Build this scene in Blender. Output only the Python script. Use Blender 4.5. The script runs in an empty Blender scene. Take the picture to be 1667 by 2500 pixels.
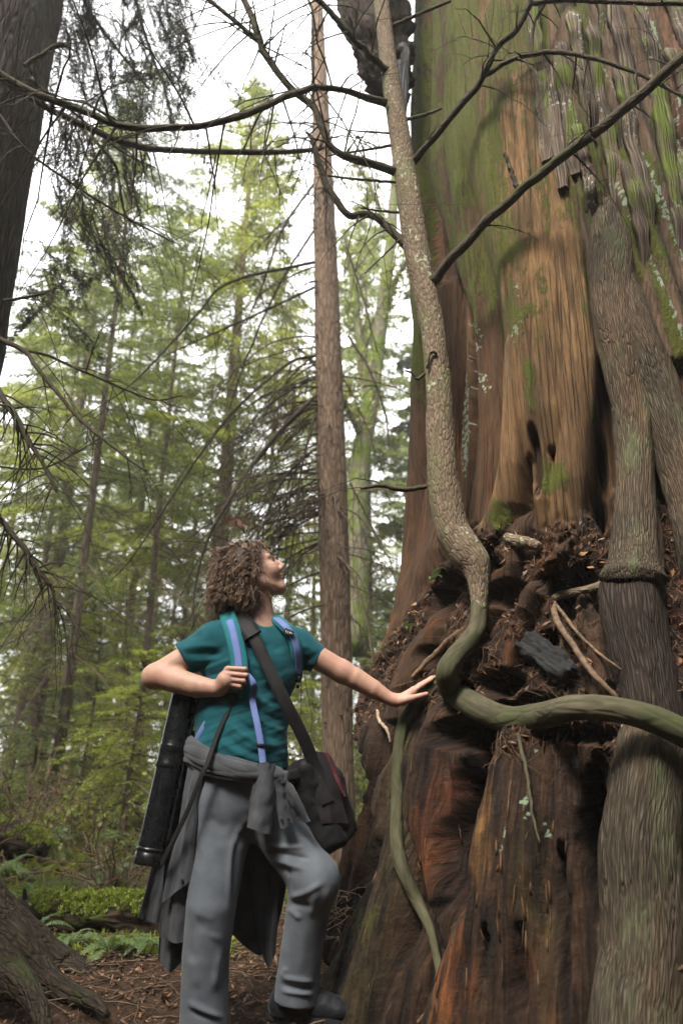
import bpy, math, random
import numpy as np
R = math.radians
scene = bpy.context.scene
col = scene.collection
random.seed(11)

# ------------------------------------------------------------ camera, sky, sun, exposure
TILT = R(20.0); FPX = 1667.0; CZ = 0.9
cam_d = bpy.data.cameras.new('camera')
cam_d.sensor_fit = 'VERTICAL'; cam_d.sensor_height = 36.0; cam_d.lens = 24.0
cam_d.clip_start = 0.05; cam_d.clip_end = 800
cam_d.dof.use_dof = True; cam_d.dof.focus_distance = 2.95; cam_d.dof.aperture_fstop = 1.7
cam = bpy.data.objects.new('camera', cam_d); col.objects.link(cam)
cam.location = (0, 0, CZ); cam.rotation_euler = (R(90) + TILT, 0, 0)
scene.camera = cam

world = bpy.data.worlds.new('World'); scene.world = world; world.use_nodes = True
wn = world.node_tree; wn.nodes.clear()
w_out = wn.nodes.new('ShaderNodeOutputWorld'); w_bg = wn.nodes.new('ShaderNodeBackground')
w_sky = wn.nodes.new('ShaderNodeTexSky'); w_sky.sky_type = 'NISHITA'; w_sky.sun_disc = False
SUN_EL, SUN_AZ = R(52), R(212)       # azimuth clockwise from +Y: the glow in the cloud lies behind the camera's left shoulder
w_sky.sun_elevation = SUN_EL; w_sky.sun_rotation = SUN_AZ; w_sky.dust_density = 3.0
w_mix = wn.nodes.new('ShaderNodeMix'); w_mix.data_type = 'RGBA'
w_mix.inputs[0].default_value = 0.88                    # closed cloud cover over the clear sky
w_mix.inputs[7].default_value = (9.0, 9.0, 8.95, 1)
wn.links.new(w_sky.outputs[0], w_mix.inputs[6]); wn.links.new(w_mix.outputs[2], w_bg.inputs[0])
w_bg.inputs[1].default_value = 0.13
wn.links.new(w_bg.outputs[0], w_out.inputs[0])

sun_d = bpy.data.lights.new('sun', 'SUN'); sun_d.energy = 3.2; sun_d.angle = R(20); sun_d.color = (1.0, 0.93, 0.83)
sun = bpy.data.objects.new('sun', sun_d); col.objects.link(sun)
sun.rotation_euler = (R(90) - SUN_EL, 0, -SUN_AZ + R(180))
scene.view_settings.view_transform = 'Standard'; scene.view_settings.look = 'None'
scene.view_settings.exposure = 1.7; scene.view_settings.gamma = 1.0
scene.view_settings.use_curve_mapping = False
cy = scene.cycles
cy.max_bounces = 4; cy.diffuse_bounces = 2; cy.glossy_bounces = 2; cy.transmission_bounces = 3; cy.transparent_max_bounces = 4
cy.use_denoising = True; cy.caustics_reflective = False; cy.caustics_refractive = False

# ------------------------------------------------------------ geometry helpers
CAM = np.array([0, 0, CZ]); _c, _s = math.cos(TILT), math.sin(TILT)
def ray(px, py):
    x = (px - 833.5) / FPX; y = (1250 - py) / FPX
    return np.array([x, _c - y * _s, _s + y * _c])
def P(px, py, Y):
    'point of the photograph (in its 1667 x 2500 pixels) that stands Y metres in front of the camera'
    d = ray(px, py); return CAM + d * (Y / d[1])
def PP(lst):
    return np.array([P(*p[:3]) for p in lst])

_g = np.random.default_rng(3)
_perm = np.concatenate([_g.permutation(256)] * 4).astype(np.int32)
_grad = _g.normal(size=(256, 3)); _grad /= np.linalg.norm(_grad, axis=1)[:, None]
_gx, _gy, _gz = [np.ascontiguousarray(np.tile(_grad[:, i], 1).astype(np.float32)) for i in range(3)]
def pn(x, y, z=0.0, seed=0):
    x, y, z = np.broadcast_arrays(np.asarray(x, np.float32) + np.float32(seed * 17.3), np.asarray(y, np.float32) + np.float32(seed * 5.1), np.asarray(z, np.float32))
    xi, yi, zi = np.floor(x), np.floor(y), np.floor(z)
    xf, yf, zf = x - xi, y - yi, z - zi
    xi, yi, zi = xi.astype(np.int32) & 255, yi.astype(np.int32) & 255, zi.astype(np.int32) & 255
    f = lambda t: t * t * t * (t * (t * 6 - 15) + 10)
    u, v, w = f(xf), f(yf), f(zf)
    X = [_perm[xi], _perm[xi + 1]]; XY = [[_perm[X[a] + yi], _perm[X[a] + yi + 1]] for a in (0, 1)]
    def g(a, b, c):
        h = _perm[XY[a][b] + zi + c]
        return np.take(_gx, h) * (xf - a) + np.take(_gy, h) * (yf - b) + np.take(_gz, h) * (zf - c)
    l = lambda a, b, t: a + (b - a) * t
    return 1.6 * l(l(l(g(0,0,0), g(1,0,0), u), l(g(0,1,0), g(1,1,0), u), v), l(l(g(0,0,1), g(1,0,1), u), l(g(0,1,1), g(1,1,1), u), v), w)
def fbm(x, y, z=0.0, o=4, seed=0):
    s = 0; a = 1.0; n = 0
    for i in range(o):
        s = s + a * pn(np.asarray(x) * 2**i, np.asarray(y) * 2**i, np.asarray(z) * 2**i, seed + i); n += a; a *= 0.5
    return s / n * 1.5
def sst(a, b, x):
    t = np.clip((x - a) / (b - a), 0, 1); return t * t * (3 - 2 * t)

def spline(pts, n):
    'Catmull-Rom through the rows of pts, n samples'
    p = np.asarray(pts, float)
    if len(p) == 2:
        t = np.linspace(0, 1, n)[:, None]; return p[0] * (1 - t) + p[1] * t
    p = np.vstack([2 * p[0] - p[1], p, 2 * p[-1] - p[-2]])
    u = np.linspace(0, len(p) - 3 - 1e-6, n); i = u.astype(int); t = (u - i)[:, None]
    a, b, c, d = p[i], p[i + 1], p[i + 2], p[i + 3]
    return 0.5 * (2 * b + (c - a) * t + (2 * a - 5 * b + 4 * c - d) * t**2 + (3 * b - a - 3 * c + d) * t**3)

class MB:
    'collects vertices and faces for ONE mesh; tc = straightened texture coordinate, var = random value per piece'
    def __init__(s): s.V, s.Q, s.T, s.C, s.R, s.n = [], [], [], [], [], 0
    def add(s, V, Q=None, T=None, tc=None, var=0.0):
        V = np.asarray(V, float); m = len(V)
        s.V.append(V); s.C.append(V if tc is None else tc); s.R.append(np.broadcast_to(np.asarray(var, float), (m,)))
        if Q is not None and len(Q): s.Q.append(np.asarray(Q) + s.n)
        if T is not None and len(T): s.T.append(np.asarray(T) + s.n)
        s.n += m
    def tube(s, pts, rad, sides=6, flat=1.0, cap=True, var=None, wob=0.0, ref=None, wf=3.0):
        p = np.asarray(pts, float); n = len(p); r = np.broadcast_to(np.asarray(rad, float), (n,))
        t = np.gradient(p, axis=0); t /= np.linalg.norm(t, axis=1)[:, None] + 1e-12
        up = np.array([0, 0, 1.0]) if abs(t[0][2]) < 0.9 else np.array([0, 1.0, 0])
        if ref is not None: up = np.asarray(ref, float)
        N = np.zeros_like(p)
        v = np.cross(np.cross(t[0], up), t[0]); v /= np.linalg.norm(v) + 1e-12; N[0] = v
        for i in range(1, n):
            v = N[i - 1] - t[i] * np.dot(N[i - 1], t[i]); N[i] = v / (np.linalg.norm(v) + 1e-12)
        B = np.cross(t, N)
        a = np.arange(sides) * 2 * math.pi / sides
        ca, sa = np.cos(a), np.sin(a)
        L = np.concatenate([[0], np.cumsum(np.linalg.norm(np.diff(p, axis=0), axis=1))])
        rr = r[:, None] * np.ones(sides)
        off = random.random() * 50
        if wob: rr = rr * (1 + wob * fbm(ca[None] * 1.2 + off, sa[None] * 1.2, L[:, None] * wf, 3))
        V = p[:, None] + rr[..., None] * (N[:, None] * ca[None, :, None] * flat + B[:, None] * sa[None, :, None])
        tc = np.stack([rr * ca + off, rr * sa, np.broadcast_to(L[:, None], rr.shape)], -1)
        i = np.arange(n - 1)[:, None] * sides; j = np.arange(sides)[None]; j2 = (j + 1) % sides
        Q = np.stack([i + j, i + j2, i + sides + j2, i + sides + j], -1).reshape(-1, 4)
        V = V.reshape(-1, 3); tc = tc.reshape(-1, 3); T = None
        if cap:
            V = np.vstack([V, p[0], p[-1]]); tc = np.vstack([tc, [off, 0, 0], [off, 0, L[-1]]])
            jj = np.arange(sides); k = n * sides; e = (n - 1) * sides
            T = np.vstack([np.stack([(jj + 1) % sides, jj, np.full(sides, k)], -1), np.stack([e + jj, e + (jj + 1) % sides, np.full(sides, k + 1)], -1)])
        s.add(V, Q, T, tc, random.random() if var is None else var)
    def grid(s, G, tc=None, var=0.0, closed_u=False):
        'G: (rows, cols, 3)'
        n, m = G.shape[:2]; i = np.arange(n - 1)[:, None] * m; c = m if closed_u else m - 1
        j = np.arange(c)[None]; j2 = (j + 1) % m
        Q = np.stack([i + j, i + j2, i + m + j2, i + m + j], -1).reshape(-1, 4)
        s.add(G.reshape(-1, 3), Q, None, None if tc is None else tc.reshape(-1, 3), var)
    def box(s, c, size, ax=None, var=0.0, bev=0.0):
        'box with chamfered edges: centre, full sizes, rows of ax = its axes'
        h = np.asarray(size, float) / 2; A = np.eye(3) if ax is None else np.asarray(ax, float)
        b = min(bev if bev else 0.12 * h.min(), 0.9 * h.min()); V = []
        for k in range(3):
            for sg in (-1, 1):
                for (u, v) in ((-1, -1), (1, -1), (1, 1), (-1, 1)):
                    q = np.zeros(3); q[k] = sg * h[k]; a1, a2 = [x for x in range(3) if x != k]
                    q[a1] = u * (h[a1] - b); q[a2] = v * (h[a2] - b); V.append(q)
        V = np.array(V); Q, T = [], []
        for f in range(6):
            k, sg = f // 2, 1 if f % 2 else -1
            q = [4 * f, 4 * f + 1, 4 * f + 2, 4 * f + 3]
            if (sg > 0) == (k == 1): q = q[::-1]
            Q.append(q)
        def near(f, key): return min(range(4 * f, 4 * f + 4), key=lambda i: np.abs(V[i] - key).sum())
        for k in range(3):
            a1, a2 = [x for x in range(3) if x != k]
            for s1 in (-1, 1):
                for s2 in (-1, 1):
                    f1, f2 = 2 * a1 + (s1 > 0), 2 * a2 + (s2 > 0); q = []
                    for f, sg in ((f1, -1), (f1, 1), (f2, 1), (f2, -1)):
                        key = np.zeros(3); key[a1], key[a2], key[k] = s1 * h[a1], s2 * h[a2], sg * h[k]; q.append(near(f, key))
                    nrm = np.cross(V[q[1]] - V[q[0]], V[q[2]] - V[q[0]])
                    Q.append(q if np.dot(nrm, V[q].mean(0)) > 0 else q[::-1])
        for s0 in (-1, 1):
            for s1 in (-1, 1):
                for s2 in (-1, 1):
                    key = np.array([s0, s1, s2]) * h; t = [near(2 * k + (sg > 0), key) for k, sg in enumerate((s0, s1, s2))]
                    nrm = np.cross(V[t[1]] - V[t[0]], V[t[2]] - V[t[0]]); T.append(t if np.dot(nrm, V[t].mean(0)) > 0 else t[::-1])
        s.add(np.asarray(c) + V @ A, Q, T, V, var)
    def mesh(s, name, off=None):
        V = np.vstack(s.V) if s.V else np.zeros((0, 3))
        return mk_mesh(name, V if off is None else V - off, np.vstack(s.Q) if s.Q else None, np.vstack(s.T) if s.T else None, np.vstack(s.C), np.concatenate(s.R))

def mk_mesh(name, V, Q=None, T=None, tc=None, var=None, smooth=True, cols=None):
    me = bpy.data.meshes.new(name); V = np.asarray(V, np.float32)
    nq = 0 if Q is None else len(Q); nt = 0 if T is None else len(T)
    me.vertices.add(len(V)); me.vertices.foreach_set('co', V.ravel())
    lo = np.concatenate(([np.asarray(Q, np.int32).ravel()] if nq else []) + ([np.asarray(T, np.int32).ravel()] if nt else [])).astype(np.int32)
    st = np.concatenate([np.arange(nq) * 4, nq * 4 + np.arange(nt) * 3]).astype(np.int32)
    me.loops.add(len(lo)); me.loops.foreach_set('vertex_index', lo)
    me.polygons.add(nq + nt); me.polygons.foreach_set('loop_start', st)
    me.polygons.foreach_set('use_smooth', np.full(nq + nt, smooth))
    if tc is not None:
        a = me.attributes.new('tc', 'FLOAT_VECTOR', 'POINT'); a.data.foreach_set('vector', np.asarray(tc, np.float32).ravel())
    if var is not None:
        a = me.attributes.new('var', 'FLOAT', 'POINT'); a.data.foreach_set('value', np.asarray(var, np.float32).ravel())
    for k, c in (cols or {}).items():
        a = me.attributes.new(k, 'FLOAT_COLOR', 'POINT')
        c = np.asarray(c, np.float32); c = np.hstack([c, np.ones((len(c), 1), np.float32)]) if c.shape[1] == 3 else c
        a.data.foreach_set('color', c.ravel())
    me.update(calc_edges=True); return me

WLOC = {}
def thing(name, loc, label, cat, group=None):
    o = bpy.data.objects.new(name, None); col.objects.link(o); o.empty_display_size = 0.1
    o.location = loc; WLOC[o.name] = np.asarray(loc, float)
    tag(o, label, cat, group); return o
def tag(o, label=None, cat=None, group=None, kind=None):
    for k, v in (('label', label), ('category', cat), ('group', group), ('kind', kind)):
        if v: o[k] = v
    return o
def obj(name, m, mat, parent=None, flat=False):
    'm: MB or mesh in world coordinates (mesh vertices are moved into the parent frame)'
    off = WLOC[parent.name] if parent is not None else None
    if isinstance(m, MB): me = m.mesh(name, off)
    else:
        me = m
        if off is not None: me.transform(__import__('mathutils').Matrix.Translation(-off))
    if flat: me.polygons.foreach_set('use_smooth', np.zeros(len(me.polygons), bool))
    me.materials.append(mat)
    o = bpy.data.objects.new(name, me); col.objects.link(o)
    if parent is not None: o.parent = parent; WLOC[o.name] = off
    return o
def copy_tree(o, parent=None):
    c = o.copy(); col.objects.link(c); c.parent = parent
    for ch in list(o.children): copy_tree(ch, c)
    return c

# ------------------------------------------------------------ signed-distance modelling: smooth unions meshed with surface nets
class SDF:
    def __init__(s, lo, hi, h):
        s.lo = np.asarray(lo, float); s.h = h; s.shape = tuple(np.ceil((np.asarray(hi) - s.lo) / h).astype(int) + 1)
        s.D = np.full(s.shape, 1.0, np.float32)
    def _sub(s, lo, hi):
        a = np.clip(np.floor((lo - s.lo) / s.h).astype(int), 0, np.array(s.shape) - 1); b = np.clip(np.ceil((hi - s.lo) / s.h).astype(int) + 1, 1, s.shape)
        sl = tuple(slice(i, j) for i, j in zip(a, b))
        g = [(s.lo[k] + s.h * np.arange(a[k], b[k])).astype(np.float32) for k in range(3)]
        return sl, g[0][:, None, None], g[1][None, :, None], g[2][None, None, :]
    def _put(s, sl, d, k, cut):
        D = s.D[sl]
        if cut:
            if k > 0: h = np.maximum(k - np.abs(D + d), 0) / k; s.D[sl] = np.maximum(D, -d) + h * h * k * 0.25
            else: s.D[sl] = np.maximum(D, -d)
        else:
            h = np.maximum(k - np.abs(D - d), 0) / max(k, 1e-9); s.D[sl] = np.minimum(D, d) - h * h * k * 0.25
    def cone(s, a, b, ra, rb=None, k=0.02, sq=None, cut=False):
        'tapered capsule; sq = (direction, factor) squashes it'
        a, b = np.asarray(a, float), np.asarray(b, float); rb = ra if rb is None else rb; m = max(ra, rb) + k + 0.02
        sl, X, Y, Z = s._sub(np.minimum(a, b) - m, np.maximum(a, b) + m)
        ab = b - a; q = [X - a[0], Y - a[1], Z - a[2]]
        t = np.clip((q[0] * ab[0] + q[1] * ab[1] + q[2] * ab[2]) / max(ab @ ab, 1e-12), 0, 1)
        q = [q[i] - t * ab[i] for i in range(3)]
        if sq is not None:
            n = np.asarray(sq[0], float); n /= np.linalg.norm(n); e = q[0] * n[0] + q[1] * n[1] + q[2] * n[2]
            q = [q[i] + n[i] * e * (1 / sq[1] - 1) for i in range(3)]
        d = np.sqrt(q[0]**2 + q[1]**2 + q[2]**2) - (ra + t * (rb - ra))
        if sq is not None: d = d * min(1.0, (1 + sq[1]) / 2)
        s._put(sl, d.astype(np.float32), k, cut)
    def chain(s, pts, rad, k=0.02, sq=None):
        'limb of tapered capsules: joined to each other without swelling at the joints, then blended in with k'
        p = np.asarray([np.asarray(q, float) for q in pts]); m = max(rad) + k + 0.02
        sl, *_ = s._sub(p.min(0) - m, p.max(0) + m); keep = s.D[sl].copy(); s.D[sl] = 1.0
        for i in range(len(p) - 1): s.cone(p[i], p[i + 1], rad[i], rad[i + 1], 0.004, sq)
        d = s.D[sl].copy(); s.D[sl] = keep; s._put(sl, d, k, False)
    def ell(s, c, r, A=None, k=0.02, cut=False):
        c, r = np.asarray(c, float), np.asarray(r, float); A = np.eye(3) if A is None else np.asarray(A, float); m = r.max() + k + 0.02
        sl, X, Y, Z = s._sub(c - m, c + m); X, Y, Z = X - c[0], Y - c[1], Z - c[2]
        u = [(A[i][0] * X + A[i][1] * Y + A[i][2] * Z) for i in range(3)]
        k0 = np.sqrt(sum((u[i] / r[i])**2 for i in range(3))); k1 = np.sqrt(sum((u[i] / r[i]**2)**2 for i in range(3)))
        s._put(sl, (k0 * (k0 - 1) / np.maximum(k1, 1e-6)).astype(np.float32), k, cut)
    def rbox(s, c, size, r, A=None, k=0.02, cut=False):
        c, hs = np.asarray(c, float), np.asarray(size, float) / 2 - r; A = np.eye(3) if A is None else np.asarray(A, float); m = np.linalg.norm(size) / 2 + k + 0.02
        sl, X, Y, Z = s._sub(c - m, c + m); X, Y, Z = X - c[0], Y - c[1], Z - c[2]
        u = [np.abs(A[i][0] * X + A[i][1] * Y + A[i][2] * Z) - hs[i] for i in range(3)]
        d = np.sqrt(sum(np.maximum(q, 0)**2 for q in u)) + np.minimum(np.maximum(np.maximum(u[0], u[1]), u[2]), 0) - r
        s._put(sl, d.astype(np.float32), k, cut)
    def plane_cut(s, p, n, around, rad, k=0.0):
        'removes the half space n points into, within rad of the point around'
        p, n, c = np.asarray(p, float), np.asarray(n, float), np.asarray(around, float); n = n / np.linalg.norm(n)
        sl, X, Y, Z = s._sub(c - rad, c + rad)
        d = (X - p[0]) * n[0] + (Y - p[1]) * n[1] + (Z - p[2]) * n[2]
        b = np.sqrt((X - c[0])**2 + (Y - c[1])**2 + (Z - c[2])**2) - rad
        s._put(sl, np.maximum(-d, b).astype(np.float32), k, True)
    def mesh(s):
        D = s.D; nx, ny, nz = D.shape; S = D < 0
        C = np.zeros((nx - 1, ny - 1, nz - 1), np.int8)
        for i in (0, 1):
            for j in (0, 1):
                for k in (0, 1): C += S[i:nx - 1 + i, j:ny - 1 + j, k:nz - 1 + k]
        act = (C > 0) & (C < 8); idx = np.argwhere(act)
        cid = np.full(act.shape, -1, np.int32); cid[act] = np.arange(len(idx))
        cor = [(i, j, k) for i in (0, 1) for j in (0, 1) for k in (0, 1)]
        val = [D[idx[:, 0] + c[0], idx[:, 1] + c[1], idx[:, 2] + c[2]] for c in cor]
        acc = np.zeros((len(idx), 3)); cnt = np.zeros(len(idx))
        for a in range(8):
            for b in range(a + 1, 8):
                if sum(abs(cor[a][q] - cor[b][q]) for q in range(3)) != 1: continue
                va, vb = val[a], val[b]; m = (va < 0) != (vb < 0); t = va[m] / (va[m] - vb[m])
                acc[m] += np.asarray(cor[a]) + t[:, None] * (np.asarray(cor[b]) - np.asarray(cor[a])); cnt[m] += 1
        V = s.lo + s.h * (idx + acc / cnt[:, None]); Q = []
        for ax in range(3):
            o = [x for x in range(3) if x != ax]
            sl0 = [slice(1, -1)] * 3; sl1 = [slice(1, -1)] * 3; sl0[ax] = slice(0, -1); sl1[ax] = slice(1, None)
            A0, B0 = S[tuple(sl0)], S[tuple(sl1)]; e = np.argwhere(A0 != B0)
            if not len(e): continue
            ins = A0[e[:, 0], e[:, 1], e[:, 2]]
            base = e.copy(); base[:, o[0]] += 1; base[:, o[1]] += 1
            def cell(da, db):
                q = base.copy(); q[:, o[0]] -= da; q[:, o[1]] -= db; return cid[q[:, 0], q[:, 1], q[:, 2]]
            q = np.stack([cell(1, 1), cell(0, 1), cell(0, 0), cell(1, 0)], -1)
            fl = ins if ax != 1 else ~ins
            q[~fl] = q[~fl][:, ::-1]; Q.append(q)
        return V, np.vstack(Q)
def vnormals(V, Q):
    n = np.cross(V[Q[:, 2]] - V[Q[:, 0]], V[Q[:, 3]] - V[Q[:, 1]]); N = np.zeros_like(V)
    for i in range(4): np.add.at(N, Q[:, i], n)
    return N / (np.linalg.norm(N, axis=1)[:, None] + 1e-12)
def relax(V, Q, it=2, f=0.5):
    for _ in range(it):
        A = np.zeros_like(V); c = np.zeros(len(V))
        for i in range(4):
            for j in (1, 3):
                np.add.at(A, Q[:, i], V[Q[:, (i + j) % 4]]); np.add.at(c, Q[:, i], 1)
        V = V + f * (A / np.maximum(c, 1)[:, None] - V)
    return V

# ------------------------------------------------------------ material helpers
def new_mat(name):
    m = bpy.data.materials.new(name); m.use_nodes = True; nt = m.node_tree; nt.nodes.clear(); return m, nt
def nd(nt, t, ins=None, **kw):
    n = nt.nodes.new('ShaderNode' + t)
    for k, v in kw.items(): setattr(n, k, v)
    for k, v in (ins or {}).items():
        s = n.inputs[k]
        if hasattr(v, 'bl_idname') and hasattr(v, 'outputs'): nt.links.new(v.outputs[0], s)
        elif isinstance(v, bpy.types.NodeSocket): nt.links.new(v, s)
        else: s.default_value = v
    return n
def c4(c): return (*c, 1.0)
def mixc(nt, f, a, b, mode='MIX'):
    n = nt.nodes.new('ShaderNodeMix'); n.data_type = 'RGBA'; n.blend_type = mode
    for s, v in ((n.inputs[0], f), (n.inputs[6], a), (n.inputs[7], b)):
        if isinstance(v, bpy.types.NodeSocket): nt.links.new(v, s)
        elif isinstance(v, (int, float)): s.default_value = v
        else: s.default_value = c4(v)
    return n.outputs[2]
def ramp(nt, f, lo, hi, a=0.0, b=1.0):
    n = nd(nt, 'MapRange', {0: f, 1: lo, 2: hi, 3: a, 4: b}, interpolation_type='SMOOTHSTEP'); return n.outputs[0]
def math_(nt, op, a, b=0.0):
    n = nt.nodes.new('ShaderNodeMath'); n.operation = op
    for i, v in enumerate((a, b)):
        if isinstance(v, bpy.types.NodeSocket): nt.links.new(v, n.inputs[i])
        else: n.inputs[i].default_value = v
    return n.outputs[0]
def attr(nt, name, out='Vector'):
    return nd(nt, 'Attribute', attribute_name=name).outputs[out]
def mapping(nt, v, sc):
    return nd(nt, 'Mapping', {0: v, 3: sc}).outputs[0]
def noise(nt, v, scale, detail=4.0, rough=0.55, dist=0.0):
    return nd(nt, 'TexNoise', {'Vector': v, 'Scale': scale, 'Detail': detail, 'Roughness': rough, 'Distortion': dist}).outputs[0]
def finish(nt, color, rough=0.85, bump=None, bdist=0.01, bstr=1.0, spec=0.3, extra=None):
    b = nd(nt, 'BsdfPrincipled'); o = nd(nt, 'OutputMaterial')
    if isinstance(color, bpy.types.NodeSocket): nt.links.new(color, b.inputs['Base Color'])
    else: b.inputs['Base Color'].default_value = c4(color)
    if isinstance(rough, bpy.types.NodeSocket): nt.links.new(rough, b.inputs['Roughness'])
    else: b.inputs['Roughness'].default_value = rough
    b.inputs['Specular IOR Level'].default_value = spec
    for k, v in (extra or {}).items(): b.inputs[k].default_value = v
    if bump is not None:
        bm = nd(nt, 'Bump', {'Height': bump, 'Distance': bdist, 'Strength': bstr}); nt.links.new(bm.outputs[0], b.inputs['Normal'])
    nt.links.new(b.outputs[0], o.inputs[0]); return b
def bark(name, dark, light, su=30.0, sv=4.0, moss=None, moss_lo=0.5, moss_hi=0.65, bd=0.012, crack=0.5, lichen=None, red=None):
    'bark: colour and fine relief run along the limb (tc = straightened limb coordinate)'
    m, nt = new_mat(name); v = attr(nt, 'tc')
    a = noise(nt, mapping(nt, v, (su, su, sv)), 1.0, 6.0, 0.6, 0.6)
    vo = nd(nt, 'TexVoronoi', {'Vector': mapping(nt, v, (su * 0.8, su * 0.8, sv * 0.9)), 'Scale': 1.0, 'Randomness': 1.0}, feature='DISTANCE_TO_EDGE').outputs[0]
    crk = ramp(nt, vo, 0.0, 0.25)
    f = ramp(nt, a, 0.3, 0.72)
    c = mixc(nt, f, dark, light)
    c = mixc(nt, math_(nt, 'MULTIPLY', math_(nt, 'SUBTRACT', 1.0, crk), crack), c, tuple(x * 0.45 for x in dark))
    big = noise(nt, mapping(nt, v, (3.0, 3.0, 1.2)), 1.0, 3.0)
    c = mixc(nt, ramp(nt, big, 0.35, 0.7, 0.0, 0.45), c, red if red else tuple(x * 0.6 for x in light))
    if lichen:
        l = noise(nt, mapping(nt, v, (45, 45, 38)), 1.0, 3.0)
        lm = math_(nt, 'MULTIPLY', ramp(nt, l, 0.56, 0.62), ramp(nt, noise(nt, mapping(nt, v, (6, 6, 3)), 1.0, 2.0), 0.5, 0.62))
        c = mixc(nt, lm, c, lichen)
    h = math_(nt, 'ADD', math_(nt, 'MULTIPLY', a, 0.6), math_(nt, 'MULTIPLY', crk, 0.7))
    if moss:
        g = noise(nt, mapping(nt, v, (5.0, 5.0, 2.2)), 1.0, 5.0, 0.65)
        mm = ramp(nt, g, moss_lo, moss_hi); c = mixc(nt, mm, c, moss)
    finish(nt, c, 0.92, h, bd, 0.9, 0.15); return m
def plain(name, c1, c2, scale=20.0, rough=0.8, bd=0.002, spec=0.2, coord='tc', sc=(1, 1, 1), extra=None):
    m, nt = new_mat(name); v = mapping(nt, attr(nt, coord), sc)
    a = noise(nt, v, scale, 5.0, 0.6); c = mixc(nt, ramp(nt, a, 0.3, 0.7), c1, c2)
    finish(nt, c, rough, a, bd, 0.8, spec, extra); return m
def leaf_mat(name, c1, c2, trans=0.45, c3=None):
    m, nt = new_mat(name); r = attr(nt, 'var', 'Fac')
    c = mixc(nt, r, c1, c2)
    if c3: c = mixc(nt, ramp(nt, r, 0.82, 0.86), c, c3)
    d = nd(nt, 'BsdfDiffuse', {0: c}); t = nd(nt, 'BsdfTranslucent', {0: c}); g = nd(nt, 'BsdfGlossy', {0: (1, 1, 1, 1), 1: 0.5})
    mx = nd(nt, 'MixShader', {0: trans, 1: d, 2: t}); mg = nd(nt, 'MixShader', {0: 0.03, 1: mx, 2: g})
    o = nd(nt, 'OutputMaterial'); nt.links.new(mg.outputs[0], o.inputs[0]); return m
# ------------------------------------------------------------ forest floor
def gz(x, y):
    x, y = np.asarray(x, float), np.asarray(y, float)
    z = -0.13 * (1 - sst(2.5, 3.5, y)) + 0.025 * fbm(x * 0.9, y * 0.9, 0, 3, 5)
    d = np.hypot(x, y)
    z = z + sst(4.5, 9, y) * (0.12 * fbm(x * 0.35, y * 0.35, 0, 3, 9) + 0.10) * sst(60, 20, d)
    z = z + 0.085 * np.exp(-(((x + 0.06) / 0.22)**2 + ((y - 2.95) / 0.16)**2)**1.5)     # root hump under the raised foot
    z = z + 0.22 * np.exp(-(((x + 3.4) / 1.2)**2 + ((y - 6.4) / 1.0)**2))          # root mound at the left
    return z
_u = np.concatenate([np.linspace(-400, -40, 12), np.linspace(-30, -6, 26), np.linspace(-5.9, 6, 240), np.linspace(6.5, 30, 24), np.linspace(40, 400, 12)])
_v = np.concatenate([np.linspace(-400, -20, 12), np.linspace(-15, 0.5, 20), np.linspace(0.6, 9, 260), np.linspace(9.3, 40, 60), np.linspace(50, 400, 12)])
GX, GY = np.meshgrid(_u, _v); GZ = gz(GX, GY)
near = sst(14, 6, np.hypot(GX, GY - 3))
GZ = GZ + near * (0.012 * fbm(GX * 5, GY * 5, 0, 4, 2) + 0.006 * fbm(GX * 22, GY * 22, 0, 2, 4))
m, nt = new_mat('forest_floor'); g = nd(nt, 'NewGeometry').outputs[0]
a = noise(nt, g, 14.0, 8.0, 0.7); b = noise(nt, g, 60.0, 6.0, 0.7); d = noise(nt, g, 1.3, 4.0, 0.6)
c = mixc(nt, ramp(nt, a, 0.35, 0.68), (0.026, 0.016, 0.011), (0.085, 0.052, 0.032))
c = mixc(nt, ramp(nt, b, 0.55, 0.72, 0, 0.55), c, (0.16, 0.085, 0.045))
gy = nd(nt, 'SeparateXYZ', {0: g}).outputs[1]
mo = math_(nt, 'MULTIPLY', ramp(nt, d, 0.42, 0.6), ramp(nt, gy, 3.7, 4.3))
c = mixc(nt, mo, c, (0.055, 0.085, 0.018))
finish(nt, c, 0.95, math_(nt, 'ADD', a, math_(nt, 'MULTIPLY', b, 0.5)), 0.03, 1.0, 0.15)
M_floor = m
mb = MB(); mb.grid(np.stack([GX, GY, GZ], -1)); o = obj('ground', mb, M_floor); o['kind'] = 'structure'

# leaf litter, needles and twigs over the path: nobody could count them
M_litter = leaf_mat('leaf_litter', (0.05, 0.026, 0.016), (0.20, 0.10, 0.05), 0.1, (0.30, 0.15, 0.06))
M_twig = plain('twig', (0.05, 0.033, 0.022), (0.16, 0.11, 0.075), 30, 0.9)
rg = np.random.default_rng(21)
def scatter_leaves(n, xr, yr, s0, s1, zf, seed, lift=0.006):
    r = np.random.default_rng(seed)
    x, y = r.uniform(*xr, n), r.uniform(*yr, n); z = zf(x, y) + lift + r.random(n) * 0.012
    a = r.uniform(0, 6.28, n); L = r.uniform(s0, s1, n); W = L * r.uniform(0.25, 0.6, n)
    u = np.stack([np.cos(a), np.sin(a), r.normal(0, 0.35, n)], -1); v = np.stack([-np.sin(a), np.cos(a), r.normal(0, 0.35, n)], -1)
    c = np.stack([x, y, z], -1)
    V = np.stack([c - u * L[:, None] / 2, c + v * W[:, None] / 2, c + u * L[:, None] / 2 + [0, 0, 0.004], c - v * W[:, None] / 2], 1)
    mb = MB(); mb.add(V.reshape(-1, 3), np.arange(4 * n).reshape(n, 4), var=np.repeat(r.random(n), 4)); return mb
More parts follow.
